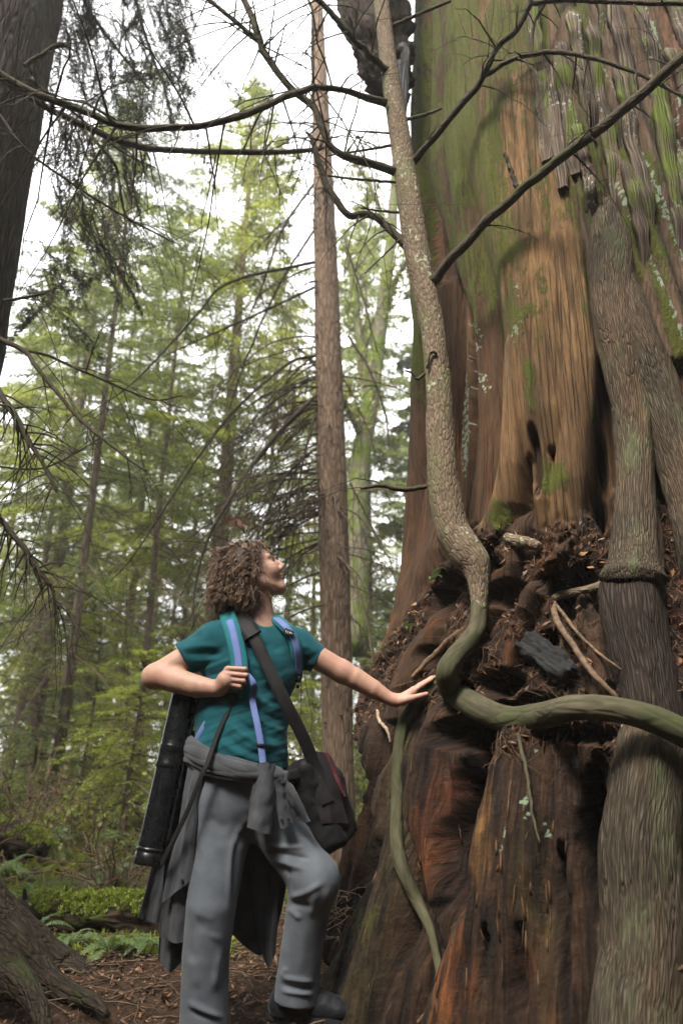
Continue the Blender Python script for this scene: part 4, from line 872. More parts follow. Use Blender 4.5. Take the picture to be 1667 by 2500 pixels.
# shirt
folds = lambda V, lst: sum(fold1(V, P(*a), P(*b), w, am) for a, b, w, am in lst)
def segd(V, a, b):
    ab = b - a; t = np.clip((V - a) @ ab / (ab @ ab), 0, 1); return np.linalg.norm(V - a - t[:, None] * ab, axis=1)
def topx(V):
    d = V - CAM; w = d[:, 1] * _c + d[:, 2] * _s; return np.stack([833.5 + FPX * d[:, 0] / w, 1250 - FPX * (d[:, 2] * _c - d[:, 1] * _s) / w], -1)
def pfolds(V, N, lst):
    'cloth folds drawn along polylines (photograph pixels, width px, height m) on the side of the garment that faces them'
    q = topx(V); fr = sst(.35, -.25, N[:, 1]); out = np.zeros(len(V))
    for pts, w, am in lst:
        w = w * 1.3; am = am * .72; p = spline(np.array(pts, float), 14); d = np.linalg.norm(q[:, None] - p[None], axis=2) if len(V) < 1 else None; best = np.full(len(V), 1e9); tt = np.zeros(len(V)); sel = np.where((np.abs(q[:, 0] - p[:, 0].mean()) < np.ptp(p[:, 0]) / 2 + 4 * w) & (np.abs(q[:, 1] - p[:, 1].mean()) < np.ptp(p[:, 1]) / 2 + 4 * w))[0]
        if not len(sel): continue
        Q_ = q[sel]; b_ = np.full(len(sel), 1e9); t_ = np.zeros(len(sel))
        for i in range(13):
            ab = p[i + 1] - p[i]; t = np.clip((Q_ - p[i]) @ ab / (ab @ ab), 0, 1); dd = np.linalg.norm(Q_ - p[i] - t[:, None] * ab, axis=1); k = dd < b_; b_[k] = dd[k]; t_[k] = (i + t[k]) / 13
        out[sel] += am * np.exp(-(b_ / w)**2) * sst(0, .3, t_) * sst(1, .7, t_)
    return out * fr
def fold1(V, a, b, w, am):
    ab = b - a; t = (V - a) @ ab / (ab @ ab); tc = np.clip(t, 0, 1); d = np.linalg.norm(V - a - tc[:, None] * ab, axis=1); side = np.cross(ab, [0, -1, 0]); side /= np.linalg.norm(side); sg = (V - a) @ side
    w = w * .8; am = am * 1.5
    return am * np.exp(-(d / w)**2) * (1 - .35 * np.tanh(sg / w * 2)) * sst(-.15, .35, t) * sst(1.15, .6, t)
F = SDF((-0.75, 2.62, 0.80), (0.12, 3.25, 1.56), 0.0045)
torso(F, 0.004); F.ell(P(587, 1872, 2.905), (.186, .143, .075), AY, .03)
F.cone(sR, P(425, 1622, 2.865), .071, .072, .045); F.cone(sL, P(800, 1624, .4 * 2.99 + .6 * hY), .064, .062, .045)
aR = P(425, 1622, 2.865) - sR; aR /= np.linalg.norm(aR); aL = P(800, 1624, .4 * 2.99 + .6 * hY) - sL; aL /= np.linalg.norm(aL)
F.plane_cut(P(446, 1606, 2.866), aR, P(425, 1622, 2.865), .16, .004); F.plane_cut(P(776, 1611, .5 * 2.99 + .5 * hY), aL, P(800, 1624, .4 * 2.99 + .6 * hY), .12, .004)
F.plane_cut(P(587, 1905, 2.905), (-0.16, 0, -1), P(587, 1935, 2.905), .26, .004)
F.cone(P(648, 1470, 2.93), P(640, 1522, 2.935), .052, .063, .012, cut=True)                                   # neck opening
V, Q = F.mesh(); N = vnormals(V, Q); X = (V - P(600, 1700, 2.92)); xr = X[:, 0] * .96 + X[:, 2] * .28; zr = X[:, 2] - .35 * X[:, 0]
belly = sst(1.32, 1.05, V[:, 2]); mid = sst(1.45, 1.3, V[:, 2])
dsp = belly * .0085 * fbm(xr * 3.2 + 3, zr * 26, X[:, 1] * 4, 3, 3) * 1.0 + mid * .004 * fbm(xr * 7, zr * 30, X[:, 1] * 9, 2, 8) + .0022 * fbm(X[:, 0] * 14, X[:, 2] * 14, X[:, 1] * 14, 2, 9)
arm = np.minimum(segd(V, sR, P(425, 1622, 2.865)), 1); sl_ = sst(.09, .06, arm)
la = (V - sR) @ aR; perp = np.cross(V - sR, aR); dsp += sl_ * .007 * fbm(perp[:, 0] * 30 + la * 6, la * 9, perp[:, 2] * 22, 3, 12)
arm = segd(V, sL, P(800, 1624, 3.0)); dsp += sst(.09, .06, arm) * .0015 * fbm(X[:, 0] * 9, X[:, 2] * 34, X[:, 1] * 20, 3, 13)
dsp *= .55
dsp += pfolds(V, N, [([(610,1690),(650,1720),(702,1735)],6,.009),([(605,1712),(650,1745),(697,1762)],6,-.009),([(600,1735),(650,1770),(700,1785)],6,.010),([(570,1750),(630,1790),(700,1808)],6,-.009),([(550,1765),(620,1810),(697,1828)],6,.010),([(530,1775),(600,1830),(692,1850)],6,-.008),([(520,1795),(590,1845),(690,1868)],6,.008),
  ([(480,1640),(540,1620),(565,1608)],5,.009),([(490,1655),(545,1640),(566,1632)],5,-.008),([(500,1668),(550,1655)],5,.007),([(432,1590),(490,1578),(545,1580)],6,.009),([(440,1602),(500,1595),(548,1598)],6,-.009),([(455,1618),(510,1612),(552,1606)],6,.009),([(430,1573),(500,1545)],7,-.007),([(600,1585),(645,1590)],5,.005),([(602,1600),(650,1612)],5,-.005),([(605,1618),(660,1635)],5,.006),
  ([(735,1570),(775,1600)],6,.007),([(725,1590),(760,1622)],6,-.008),([(718,1605),(745,1642)],6,.007),([(655,1530),(690,1600)],8,-.005),([(640,1660),(700,1672)],6,.006),([(650,1675),(704,1695)],6,-.006)])
edge = sst(0, .03, np.minimum(np.abs((V - P(446, 1606, 2.866)) @ aR) + (segd(V, sR, P(400, 1630, 2.86)) > .1), np.abs((V - P(776, 1611, .5 * 2.99 + .5 * hY)) @ aL) + (segd(V, sL, P(820, 1630, 3.0)) > .1))) * .9 + .1; V = V + N * (dsp * edge)[:, None]
obj('shirt', mk_mesh('shirt', V, Q, None, V, np.full(len(V), .5)), M_shirt, person)
mb = MB(); nk0, nk1 = P(648, 1470, 2.93), P(640, 1522, 2.935); ax = nk1 - nk0; ax /= np.linalg.norm(ax)
# trousers
hipR, hipL = P(535, 1965, 2.91), P(655, 1975, 2.95); kR, kL = P(516, 2210, 2.84), P(768, 2148, 2.86); aRk, aLk = P(500, 2525, 2.87), P(726, 2425, 2.94)
F = SDF((-0.70, 2.58, -0.09), (0.10, 3.25, 0.97), 0.005)
F.ell(P(588, 1905, 2.915), (.180, .135, .10), AY, .05); F.ell(P(592, 1960, 2.925), (.185, .135, .10), AY, .05)
F.chain([hipR, P(537, 2070, 2.88), kR, P(503, 2330, 2.85), P(500, 2440, 2.865), P(500, 2515, 2.87)], [.116, .104, .090, .084, .084, .090], .05)
F.chain([hipL, P(712, 2062, 2.90), kL], [.116, .101, .087], .05); F.chain([kL, P(750, 2230, 2.89), P(738, 2310, 2.915), P(727, 2395, 2.935), P(724, 2434, 2.94)], [.086, .080, .077, .079, .081], .035)
F.plane_cut(P(590, 1885, 2.915), (0.05, 0, 1), P(590, 1850, 2.915), .3, .004); F.plane_cut(P(724, 2448, 2.94), (-.1, 0, -1), P(724, 2475, 2.94), .13, .006); F.plane_cut((aRk[0], 2.87, -.035), (0, 0, -1), (aRk[0], 2.87, -.08), .15, .004)
V, Q = F.mesh(); N = vnormals(V, Q)
dsp = pfolds(V, N, [([(590,2000),(563,2100),(557,2240)],6,.012),([(575,2030),(573,2180)],6,-.010),([(520,2040),(497,2140),(488,2260)],12,.008),([(470,2225),(530,2250)],7,.004),([(475,2245),(520,2290)],8,-.004),([(490,2270),(548,2300)],7,.005),([(540,2310),(520,2430)],8,.010),([(555,2300),(545,2440)],7,-.009),([(450,2440),(500,2470),(552,2490)],7,.013),([(455,2465),(540,2497)],6,-.010),([(470,2330),(480,2420)],10,.007),
  ([(640,2065),(750,2070)],5,.012),([(645,2078),(765,2098)],5,-.011),([(650,2092),(750,2125)],6,.011),([(660,2108),(722,2138)],6,-.009),([(688,2090),(705,2140),(712,2185)],2.5,-.004),([(700,2192),(745,2180),(795,2150)],6,.011),([(705,2203),(765,2215)],6,-.012),([(700,2215),(738,2248)],6,.010),([(770,2170),(760,2245)],8,.008),([(800,2165),(790,2245)],7,.007),([(675,2385),(775,2400)],5,.011),([(675,2400),(730,2415),(778,2405)],5,-.012),([(680,2418),(772,2430)],5,.011),([(700,2360),(688,2388)],6,.008),([(745,2250),(735,2380)],10,.006),([(640,1935),(645,2000)],3,-.004),([(500,1990),(560,2030)],10,-.006),([(610,1990),(580,2040)],8,.008),([(486,1960),(478,2040),(470,2150)],3,-.003)])
V = V + N * dsp[:, None]
obj('trousers', mk_mesh('trousers', V, Q, None, V, np.full(len(V), .5)), M_trs, person)
# shoes
M_shoe = cloth('dark_leather', (0.005, 0.006, 0.009), (0.013, 0.014, 0.018), 300, 0.6); M_sole = plain('rubber_sole', (0.010, 0.010, 0.011), (0.028, 0.027, 0.027), 60, 0.7)
def shoe(ank, toe, zs):
    d = toe - ank; d[2] = 0; d /= np.linalg.norm(d); s_ = np.array([-d[1], d[0], 0]); A = np.array([d, s_, [0, 0, 1]]); o_ = np.array([ank[0], ank[1], zs])
    F = SDF(o_ - [.32, .32, .05], o_ + [.32, .32, .22], 0.005); q = lambda a, b, c: o_ + d * a + s_ * b + np.array([0, 0, c])
    F.chain([q(-.045, 0, .055), q(.06, 0, .055), q(.16, .004, .045)], [.044, .048, .040], .02); F.chain([q(-.035, 0, .05), q(-.02, 0, .13)], [.046, .046], .03); F.cone(q(.02, 0, .10), q(.11, 0, .065), .038, .036, .03); F.ell(q(.165, .004, .045), (.055, .046, .034), A, .02)
    F.plane_cut(q(0, 0, .028), (0, 0, -1), q(.06, 0, -.1), .30)
    V, Q = F.mesh(); N = vnormals(V, Q); l = V - o_; V = V + N * (.002 * fbm(l[:, 0] * 30, l[:, 1] * 30, l[:, 2] * 30, 2, 3))[:, None]
    so = obj('shoe', mk_mesh('shoe', V, Q, None, V, np.full(len(V), .5)), M_shoe, person)
    t = np.linspace(0, 2 * math.pi, 41)[:-1]; a = .062 + .157 * np.cos(t); b = np.sin(t) * (.046 + .010 * np.cos(t - .4)); mb = MB(); rows = []
    for zz, e in ((.0, .93), (.004, 1.0), (.014, 1.03), (.024, 1.02), (.032, 1.0)): rows.append(o_ + (.062 + (a - .062) * e)[:, None] * d + (b * e)[:, None] * s_ + np.array([0, 0, zz]) + np.where(zz < .01, .004 * (np.sin(t * 14) > 0), 0)[:, None] * [0, 0, 1])
    mb.grid(np.array(rows), None, .5, True); so2 = obj('sole', mb, M_sole, person); so2.parent = so
    bot = MB(); bot.add(np.vstack([rows[0], rows[0].mean(0)]), None, [[(i + 1) % 40, i, 40] for i in range(40)]); b2 = obj('sole', bot, M_sole, person); b2.parent = so
    mb = MB()
    for i in range(5):
        c0 = q(.045 + .024 * i, 0, .133 - .013 * i - .004 * i); x = np.linspace(-1, 1, 9); mb.tube(np.array([c0 + s_ * .026 * v + np.array([0, 0, .004 - .020 * v * v]) + d * .007 * v * (-1)**i for v in x]), .0026, 6)
    l_ = obj('lace', mb, M_web, person); l_.parent = so
shoe(np.array([*P(716, 2440, 2.955)[:2], 0]), np.array([*P(860, 2470, 2.93)[:2], 0]), float(P(760, 2502, 2.94)[2]))
LSZ = float(P(760, 2502, 2.94)[2])
shoe(np.array([aRk[0], 2.885, 0]), np.array([aRk[0] + .10, 2.66, 0]), -.075)

# hair: dark under-layer and curls
F = SDF(Hc - .30, Hc + .28, .006)
F.ell(h_(-.040, 0, .030), (.112, .102, .100), HA, .03); F.ell(h_(-.080, 0, -.05), (.078, .098, .10), HA, .04); F.ell(P(554, 1436, 2.93), (.066, .092, .072), None, .04); F.ell(h_(.035, 0, .080), (.062, .070, .036), HA, .03)
F.plane_cut(h_(.030, 0, -.01), f, h_(.19, 0, -.05), .185, .02)
V, Q = F.mesh(); obj('hair', mk_mesh('hair', V, Q, None, V, np.full(len(V), .2)), M_hairb, person); HV, HN = V, vnormals(V, Q); hairo = [o for o in person.children if o.name.startswith('hair')][0]
m, nt = new_mat('hair_curl'); r_ = attr(nt, 'var', 'Fac'); tc_ = attr(nt, 'tc'); L_ = nd(nt, 'SeparateXYZ', {0: tc_}).outputs[2]
c = mixc(nt, r_, (0.045, 0.028, 0.018), (0.225, 0.138, 0.082)); c = mixc(nt, ramp(nt, L_, 0.05, 0.22, 0, 0.65), c, (0.38, 0.24, 0.14))
finish(nt, c, 0.34, noise(nt, mapping(nt, tc_, (900, 900, 30)), 1.0, 2.0), 0.001, 0.6, 0.5); M_curl = m
rh = np.random.default_rng(5); mb = MB(); loc = (HV - Hc) @ HA.T
ok = np.where((HN[:, 2] > -0.75) & (loc[:, 0] < .085))[0]
for k in range(760):
    i = ok[rh.integers(len(ok))]; p0 = HV[i] - HN[i] * .006; nrm = HN[i]; dn = np.array([0, 0, -1.0]) - nrm * (-nrm[2]) * .85; dn = dn / (np.linalg.norm(dn) + 1e-6)
    if nrm[2] > .6: dn = np.array([nrm[0] + rh.normal(0, .5) - .2, nrm[1] + rh.normal(0, .5), -.1]); dn /= np.linalg.norm(dn)
    ax_ = dn + nrm * rh.uniform(.0, .28) + rh.normal(0, .16, 3); ax_ /= np.linalg.norm(ax_); L = rh.uniform(.045, .095); front = loc[i, 0] > .015
    if front: L = rh.uniform(.035, .06)
    e1 = np.cross(ax_, rh.normal(size=3)); e1 /= np.linalg.norm(e1); e2 = np.cross(ax_, e1); n_ = 22; t = np.linspace(0, 1, n_)
    tr = L / rh.uniform(.024, .040) * 2 * math.pi; rad = rh.uniform(.007, .0125) * (.35 + .65 * t); ph0 = rh.uniform(0, 6.28)
    vv0 = float(np.clip(rh.normal(.42, .28), 0, 1))
    for st_ in range(3):
        ph1 = ph0 + (st_ - 1) * .55 + rh.normal(0, .12); rd1 = rad * rh.uniform(.85, 1.15); sh1 = e1 * rh.normal(0, .002)
        c = p0 + sh1 + ax_ * L * t[:, None] * rh.uniform(.9, 1.08) + np.array([0, 0, -.02]) * (t**2)[:, None] + rd1[:, None] * (e1 * np.cos(tr * t + ph1)[:, None] + e2 * np.sin(tr * t + ph1)[:, None])
        mb.tube(c, np.interp(t, [0, .15, .7, 1], [.0012, .0024, .0020, .0005]) * rh.uniform(.7, 1.15), 5, .7, False, float(np.clip(vv0 + rh.normal(0, .12), 0, 1)))
for k in range(900):           # single flyaway hairs
    i = ok[rh.integers(len(ok))]; p0 = HV[i]; nrm = HN[i] + rh.normal(0, .5, 3); n_ = 9; t = np.linspace(0, 1, n_); L = rh.uniform(.03, .10); e1 = np.cross(nrm, rh.normal(size=3)); e1 /= np.linalg.norm(e1)
    c = p0 + nrm * L * .5 * t[:, None] + e1 * (.010 * np.sin(t * rh.uniform(4, 9)))[:, None] + np.array([0, 0, -.03]) * (t**2)[:, None]; mb.tube(c, .0007, 3, cap=False, var=.6)
cu = obj('curls', mb, M_curl, person); cu.parent = hairo

# overshirt tied round the waist
tied = None
def panel(top, mid_, bot, n=26, m_=22, amp=.012, freq=5.0, seed=0, th=.004):
    'cloth hanging between three rows of guide points (px, py, Y)'
    A = [spline(PP(r), m_) for r in (top, mid_, bot)]; G = np.array([spline([A[0][j], A[1][j], A[2][j]], n) for j in range(m_)]).transpose(1, 0, 2)
    v = np.linspace(0, 1, n)[:, None]; u = np.linspace(0, 1, m_)[None]; du = np.gradient(G, axis=1); dv = np.gradient(G, axis=0); N = np.cross(du, dv); N /= np.linalg.norm(N, axis=2)[..., None] + 1e-9
    fo = amp * (0.3 + 0.7 * v) * (np.sin(freq * 2 * math.pi * u * .5 + 2 * fbm(u * 2 + seed, v * 1.2, 0, 2, seed)) ) + .006 * fbm(u * 4 + seed, v * 4, 0, 3, seed + 2)
    G = G + N * fo[..., None]; mb = MB(); mb.grid(G + N * th / 2); mb.grid((G - N * th / 2)[:, ::-1])
    ring = lambda X: np.vstack([X[0], X[1:, -1], X[-1, -2::-1], X[-2:0:-1, 0]]); ra, rb2 = ring(G + N * th / 2), ring(G - N * th / 2); mb.grid(np.array([rb2, ra]), None, 0, True); return mb
ov = obj('tied_overshirt', panel([(462,1830,2.90),(475,1850,2.98),(520,1870,3.04)], [(410,2040,2.90),(440,2060,2.96),(505,2080,3.02)], [(386,2345,2.93),(420,2372,2.95),(458,2330,2.97)], seed=1, amp=.014, freq=4), M_over, person)
def over(name, mb, mat=None):
    o = obj(name, mb, mat or M_over, person); o.parent = ov; return o
over('shirt_tail', panel([(440,1850,2.94),(455,1860,2.98),(470,1870,3.0)], [(375,2100,2.96),(400,2110,2.99),(425,2110,3.0)], [(337,2240,2.97),(370,2252,2.99),(410,2256,3.0)], seed=2, amp=.006, freq=2))
over('button_placket', panel([(468,1835,2.845),(482,1865,2.80),(497,1890,2.785)], [(430,2030,2.83),(455,2000,2.80),(484,1975,2.80)], [(396,2205,2.845),(430,2178,2.82),(468,2150,2.81)], seed=3, amp=.008, freq=2))
over('shirt_tail', panel([(420,2060,2.865),(440,2075,2.85),(462,2090,2.845)], [(398,2180,2.875),(430,2190,2.86),(461,2200,2.85)], [(390,2290,2.89),(430,2300,2.88),(457,2303,2.865)], seed=9, amp=.008, freq=3))
over('shirt_tail', panel([(540,1950,3.06),(620,1950,3.09),(700,1960,3.08)], [(560,2150,3.07),(620,2150,3.10),(700,2130,3.08)], [(562,2278,3.06),(640,2330,3.10),(690,2225,3.08)], seed=4, amp=.016, freq=3))
over('shirt_tail', panel([(600,2000,3.05),(640,2000,3.07),(690,2000,3.06)], [(620,2200,3.05),(648,2200,3.07),(680,2180,3.05)], [(632,2310,3.05),(655,2362,3.05),(672,2330,3.05)], seed=6, amp=.010, freq=2))
def band(lst, w, th, lumps=.3):
    p, r = path(lst); n = 90; c = spline(p, n); mb = MB(); mb.tube(c, np.interp(np.linspace(0, len(p) - 1, n), np.arange(len(p)), r) * w, 18, th, wob=lumps, wf=9, ref=(0, -1, 0.1)); return mb
wp = [(672,1896,2.775),(640,1888,2.755),(600,1880,2.745),(550,1868,2.75),(500,1850,2.775),(468,1832,2.83),(452,1820,2.92),(470,1815,3.02)]
for dy, w0, w1, oy in ((-17, 16, 30, .004), (-5, 22, 34, -.004), (8, 22, 30, -.006), (18, 14, 32, .0), (30, 6, 24, .004)):
    over('waist_roll', band([(x, y + dy * (.45 + .55 * min(1, i / 4)), Y + oy + .004 * math.sin(i * 2.1 + dy), w0 + (w1 - w0) * min(1, i / 4)) for i, (x, y, Y) in enumerate(wp)], 1, .55, .22))
over('waist_roll', band([(690,1900,2.79,36),(712,1908,2.87,44),(712,1905,2.98,44),(690,1895,3.05,44),(600,1880,3.09,44),(500,1850,3.06,44),(468,1815,3.0,40)], 1, .45, .15))
F = SDF(P(672, 1900, 2.75) - .09, P(672, 1900, 2.75) + .09, .0045); F.ell(P(668, 1888, 2.755), (.036, .026, .026), None, .012); F.ell(P(684, 1902, 2.76), (.028, .026, .032), None, .012); F.ell(P(656, 1880, 2.755), (.026, .022, .020), None, .01)
V, Q = F.mesh(); N = vnormals(V, Q); V = V + N * (.006 * fbm(V[:, 0] * 34, V[:, 1] * 30, V[:, 2] * 22, 2, 3))[:, None]; over('knot', mk_mesh('knot', V, Q, None, V, np.full(len(V), .5)))
over('sleeve', panel([(632,1866,2.745),(650,1862,2.725),(672,1866,2.74)], [(616,1950,2.765),(640,1950,2.725),(668,1945,2.755)], [(607,2020,2.77),(632,2030,2.735),(661,2038,2.765)], 24, 18, .006, 2, 5, .016))
over('sleeve', panel([(668,1905,2.75),(680,1902,2.735),(692,1908,2.75)], [(676,1960,2.765),(688,1958,2.745),(700,1956,2.76)], [(684,2022,2.765),(697,2022,2.75),(710,2012,2.765)], 20, 12, .004, 1, 6, .012))
over('sleeve', panel([(686,1905,2.755),(698,1908,2.75),(706,1915,2.765)], [(700,1955,2.765),(716,1950,2.75),(730,1950,2.77)], [(728,2003,2.785),(742,2008,2.775),(757,2004,2.785)], 20, 12, .006, 2, 7, .010))
def button(px, py, Y):
    mb = MB(); c = P(px, py, Y); t = np.linspace(0, 2 * math.pi, 15)[:-1]
    G = np.array([[c + np.array([r * math.cos(a), -d, r * math.sin(a)]) for a in t] for r, d in ((.0055, 0), (.0058, .002), (.0045, .003), (.003, .0018), (.0005, .0016))]); mb.grid(G, None, 0, True); over('button', mb, M_web)
for b3 in ((445,2150,2.802),(688,2003,2.742),(705,2001,2.745)): button(*b3)

# ------------------------------------------------------------ gear: each carried thing on its own
def strap(lst, w, th=.004, n=60, nrm=(0, -1, .15)):
    'flat webbing: rows (px, py, Y[, width px])'
    p = spline(PP(lst), n); t = np.gradient(p, axis=0); t /= np.linalg.norm(t, axis=1)[:, None]; nn = np.asarray(nrm, float); nn = nn if nn.ndim == 2 else np.broadcast_to(nn, p.shape)
    s_ = np.cross(t, nn); s_ /= np.linalg.norm(s_, axis=1)[:, None]; k = np.cross(s_, t); hw = np.broadcast_to(np.asarray(w, float), (n,))[:, None] / 2
    G = np.stack([p + s_ * hw * a + k * b for a, b in ((-1, -th * .3), (-.96, th * .5), (-.4, th * .62), (.4, th * .62), (.96, th * .5), (1, -th * .3), (.9, -th * .5), (-.9, -th * .5))], 1)
    mb = MB(); mb.grid(G, None, .5, True)
    for q, rev in ((0, 1), (n - 1, 0)):
        idx = [[0, 1, 6, 7], [1, 2, 5, 6], [2, 3, 4, 5]]; idx = [[7, 0, 1, 6], [6, 1, 4, 5], [1, 2, 3, 4]]
        mb.add(G[q], [x[::-1] if rev else x for x in idx])
    return mb
pack = thing('backpack', P(600, 1760, 3.12), 'teal backpack with periwinkle webbing straps worn on the back', 'backpack')
F = SDF(P(590, 1690, 3.13) - .36, P(590, 1690, 3.13) + .36, .008); F.rbox(P(592, 1690, 3.14), (.30, .17, .46), .06, AY); F.rbox(P(592, 1750, 3.22), (.24, .10, .26), .04, AY, .02); F.ell(P(505, 1740, 3.03), (.06, .08, .12), AY, .03)
V, Q = F.mesh(); N = vnormals(V, Q); V = V + N * (.006 * fbm(V[:, 0] * 9, V[:, 1] * 9, V[:, 2] * 9, 2, 4))[:, None]; obj('pack_body', mk_mesh('pack_body', V, Q, None, V, np.full(len(V), .5)), M_black, pack)
obj('shoulder_strap', strap([(540,1490,3.08),(546,1488,2.99),(553,1498,2.90),(561,1520,2.835),(571,1552,2.80),(580,1590,2.785),(585,1625,2.775),(584,1660,2.775),(575,1700,2.80)], .068, .016, 70), M_pad, pack)
obj('webbing', strap([(548,1488,2.985),(556,1500,2.887),(562,1520,2.82),(571,1552,2.785),(579,1590,2.770),(583,1625,2.760),(584,1650,2.758)], .030, .004, 60), M_blue, pack)
obj('shoulder_strap', strap([(660,1500,3.08),(662,1500,2.99),(672,1510,2.925),(697,1532,2.885),(714,1556,2.89),(724,1590,2.90),(727,1625,2.93),(722,1660,2.97)], .050, .014, 60, (.35, -1, .2)), M_pad, pack)
obj('webbing', strap([(664,1501,2.97),(676,1511,2.905),(699,1532,2.868),(716,1556,2.873),(726,1590,2.885),(729,1625,2.915),(728,1645,2.93)], .028, .004, 60, (.35, -1, .2)), M_blue, pack)
lab = obj('label_patch', strap([(694,1538,2.862),(706,1543,2.860),(716,1548,2.862)], .022, .004, 12, (.3, -1, .2)), M_black, pack)
mb = MB()
for i, (a_, b4) in enumerate([((698,1539),(698,1545)),((698,1545),(700,1546)),((702,1540.5),(702,1546.5)),((702,1546.5),(704,1547.5)),((707,1542),(707,1548)),((709,1543),(709,1549)),((712,1544),(712,1550)),((707,1545),(709,1546))]): mb.tube(np.array([P(*a_, 2.8555), P(*b4, 2.8555)]), .0009, 4)
lt = obj('label_lettering', mb, plain('white_thread', (.6, .6, .6), (.75, .75, .75), 30), pack); lt.parent = lab
obj('webbing', strap([(600,1646,2.762),(610,1656,2.752),(619,1670,2.752),(621,1684,2.768),(616,1704,2.785),(620,1730,2.775),(626,1757,2.762),(633,1792,2.752),(637,1815,2.748),(642,1862,2.738)], .0255, .004, 70, (.25, -1, .15)), M_blue, pack)
obj('webbing', strap([(548,1712,2.815),(538,1727,2.80),(512,1755,2.80),(488,1791,2.812),(474,1828,2.83)], .0245, .004, 40, (-.25, -1, .15)), M_blue, pack)
mb = MB(); mb.box(P(636, 1820, 2.742), (.031, .008, .014), None, 0, .002); obj('buckle', mb, M_black, pack)
mb = MB(); mb.box(P(728, 1658, 2.935), (.022, .012, .030), None, 0, .004); mb.box(P(727, 1676, 2.94), (.014, .009, .016), None, 0, .003); obj('buckle', mb, M_black, pack)
obj('strap_loop', strap([(560,1690,2.80),(567,1702,2.79),(560,1712,2.81)], .045, .012, 16), M_black, pack)

tube = thing('document_tube', P(362, 2118, 2.85), 'long black plastic drawing tube slung at the hip under the bent arm', 'tube')
m, nt = new_mat('black_plastic'); tcx = attr(nt, 'tc'); a = noise(nt, mapping(nt, tcx, (40, 40, 40)), 1.0, 4.0); c = mixc(nt, a, (0.004, 0.0045, 0.0055), (0.009, 0.010, 0.0115)); finish(nt, c, ramp(nt, a, 0.3, 0.7, 0.25, 0.31), noise(nt, tcx, 600.0, 2.0), .0002, .4, 0.5); M_tube = m
ta, tb = P(458, 1672, 2.90), P(362, 2112, 2.835); td = tb - ta; TL = np.linalg.norm(td); td /= TL
def tring(prof, sides=36, s0=None):
    e1 = np.cross(td, [0, 1, 0]); e1 /= np.linalg.norm(e1); e2 = np.cross(td, e1); t = np.linspace(0, 2 * math.pi, sides + 1)[:-1]
    G = np.array([ta + td * l + r * (e1 * np.cos(t)[:, None] + e2 * np.sin(t)[:, None]) for l, r in prof]); tc = np.array([np.stack([r * np.cos(t), r * np.sin(t), np.full(sides, l)], -1) for l, r in prof]); mb = MB(); mb.grid(G[:, ::-1], tc[:, ::-1], .5, True); return mb
rt = .053; L1 = TL * .375; L2 = TL * .49
obj('tube_body', tring([(L2 - .003, rt + .0005), (L2 + .003, rt - .001)] + [(L2 + (TL - .055 - L2) * x, rt - .001) for x in np.linspace(.02, 1, 12)]), M_tube, tube)
obj('tube_cover', tring([(-.01, .001), (-.01, rt - .006), (-.004, rt - .001), (.01, rt)] + [(x, rt + .0005) for x in np.linspace(.02, L1 - .01, 10)] + [(L1 - .006, rt + .002), (L1, rt + .003), (L1 + .004, rt + .0012), (L1 + .01, rt + .003), (L1 + .016, rt + .001), (L2 - .022, rt + .001), (L2 - .016, rt + .003), (L2 - .008, rt + .0035), (L2 - .002, rt + .003), (L2, rt - .001)]), M_tube, tube)
obj('end_cap', tring([(TL - .058, rt - .001), (TL - .056, rt + .002), (TL - .048, rt + .002), (TL - .046, rt + .0005), (TL - .040, rt + .0005), (TL - .038, rt + .0022), (TL - .010, rt + .0025), (TL - .002, rt + .001), (TL + .002, rt - .003), (TL, rt - .008), (TL - .003, rt - .012), (TL - .003, .001)]), M_tube, tube)
e1 = np.cross(td, [0, 1, 0]); e1 /= np.linalg.norm(e1); e2 = np.cross(td, e1); e2 = e2 if e2[1] < 0 else -e2
for a_ in (-.35,):
    mb = MB(); o_ = e1 * math.sin(a_) * rt + e2 * math.cos(a_) * rt; mb.tube(np.array([ta + td * l + o_ * 1.0 for l in np.linspace(.03, TL - .06, 20)]), .0012, 5); obj('mould_seam', mb, M_tube, tube)
mb = MB(); e3 = -e1 if (e1[0] < 0) else e1; mb.tube(np.array([ta + td * l + e3 * (rt + .004) + e2 * .012 for l in np.linspace(.02, TL - .07, 24)]), .0065, 8); obj('strap_rail', mb, M_tube, tube)
obj('sling', strap([(578,1690,2.79),(565,1718,2.785),(550,1750,2.775),(529,1798,2.755),(509,1857,2.728),(494,1890,2.722),(461,1972,2.735),(427,2046,2.765),(400,2100,2.80),(388,2118,2.82)], .0195, .003, 70, (-.3, -1, .2)), M_web, tube)

bag = thing('shoulder_bag', P(800, 2085, 2.93), 'black shoulder bag hanging at the far hip on a wide dark strap', 'bag')
bx = P(818, 2075, 2.95) - P(752, 1845, 2.93); bx /= np.linalg.norm(bx); by = np.array([.45, .89, .06]); by -= bx * (by @ bx); by /= np.linalg.norm(by); bz = np.cross(bx, by); BA = np.array([bx, by, bz]); bc = P(783, 1958, 2.96)
F = SDF(bc - .33, bc + .33, .006); F.rbox(bc, (.36, .25, .125), .045, BA); F.rbox(bc + bz * .03 + bx * .03, (.28, .21, .12), .04, BA, .02)
V, Q = F.mesh(); N = vnormals(V, Q); l = (V - bc) @ BA.T; V = V + N * (.010 * fbm(l[:, 0] * 6, l[:, 1] * 6, l[:, 2] * 10, 2, 6) + .003 * fbm(l[:, 0] * 22, l[:, 1] * 22, l[:, 2] * 12, 2, 7))[:, None]
body = obj('bag_body', mk_mesh('bag_body', V, Q, None, V, np.full(len(V), .5)), M_black, bag)
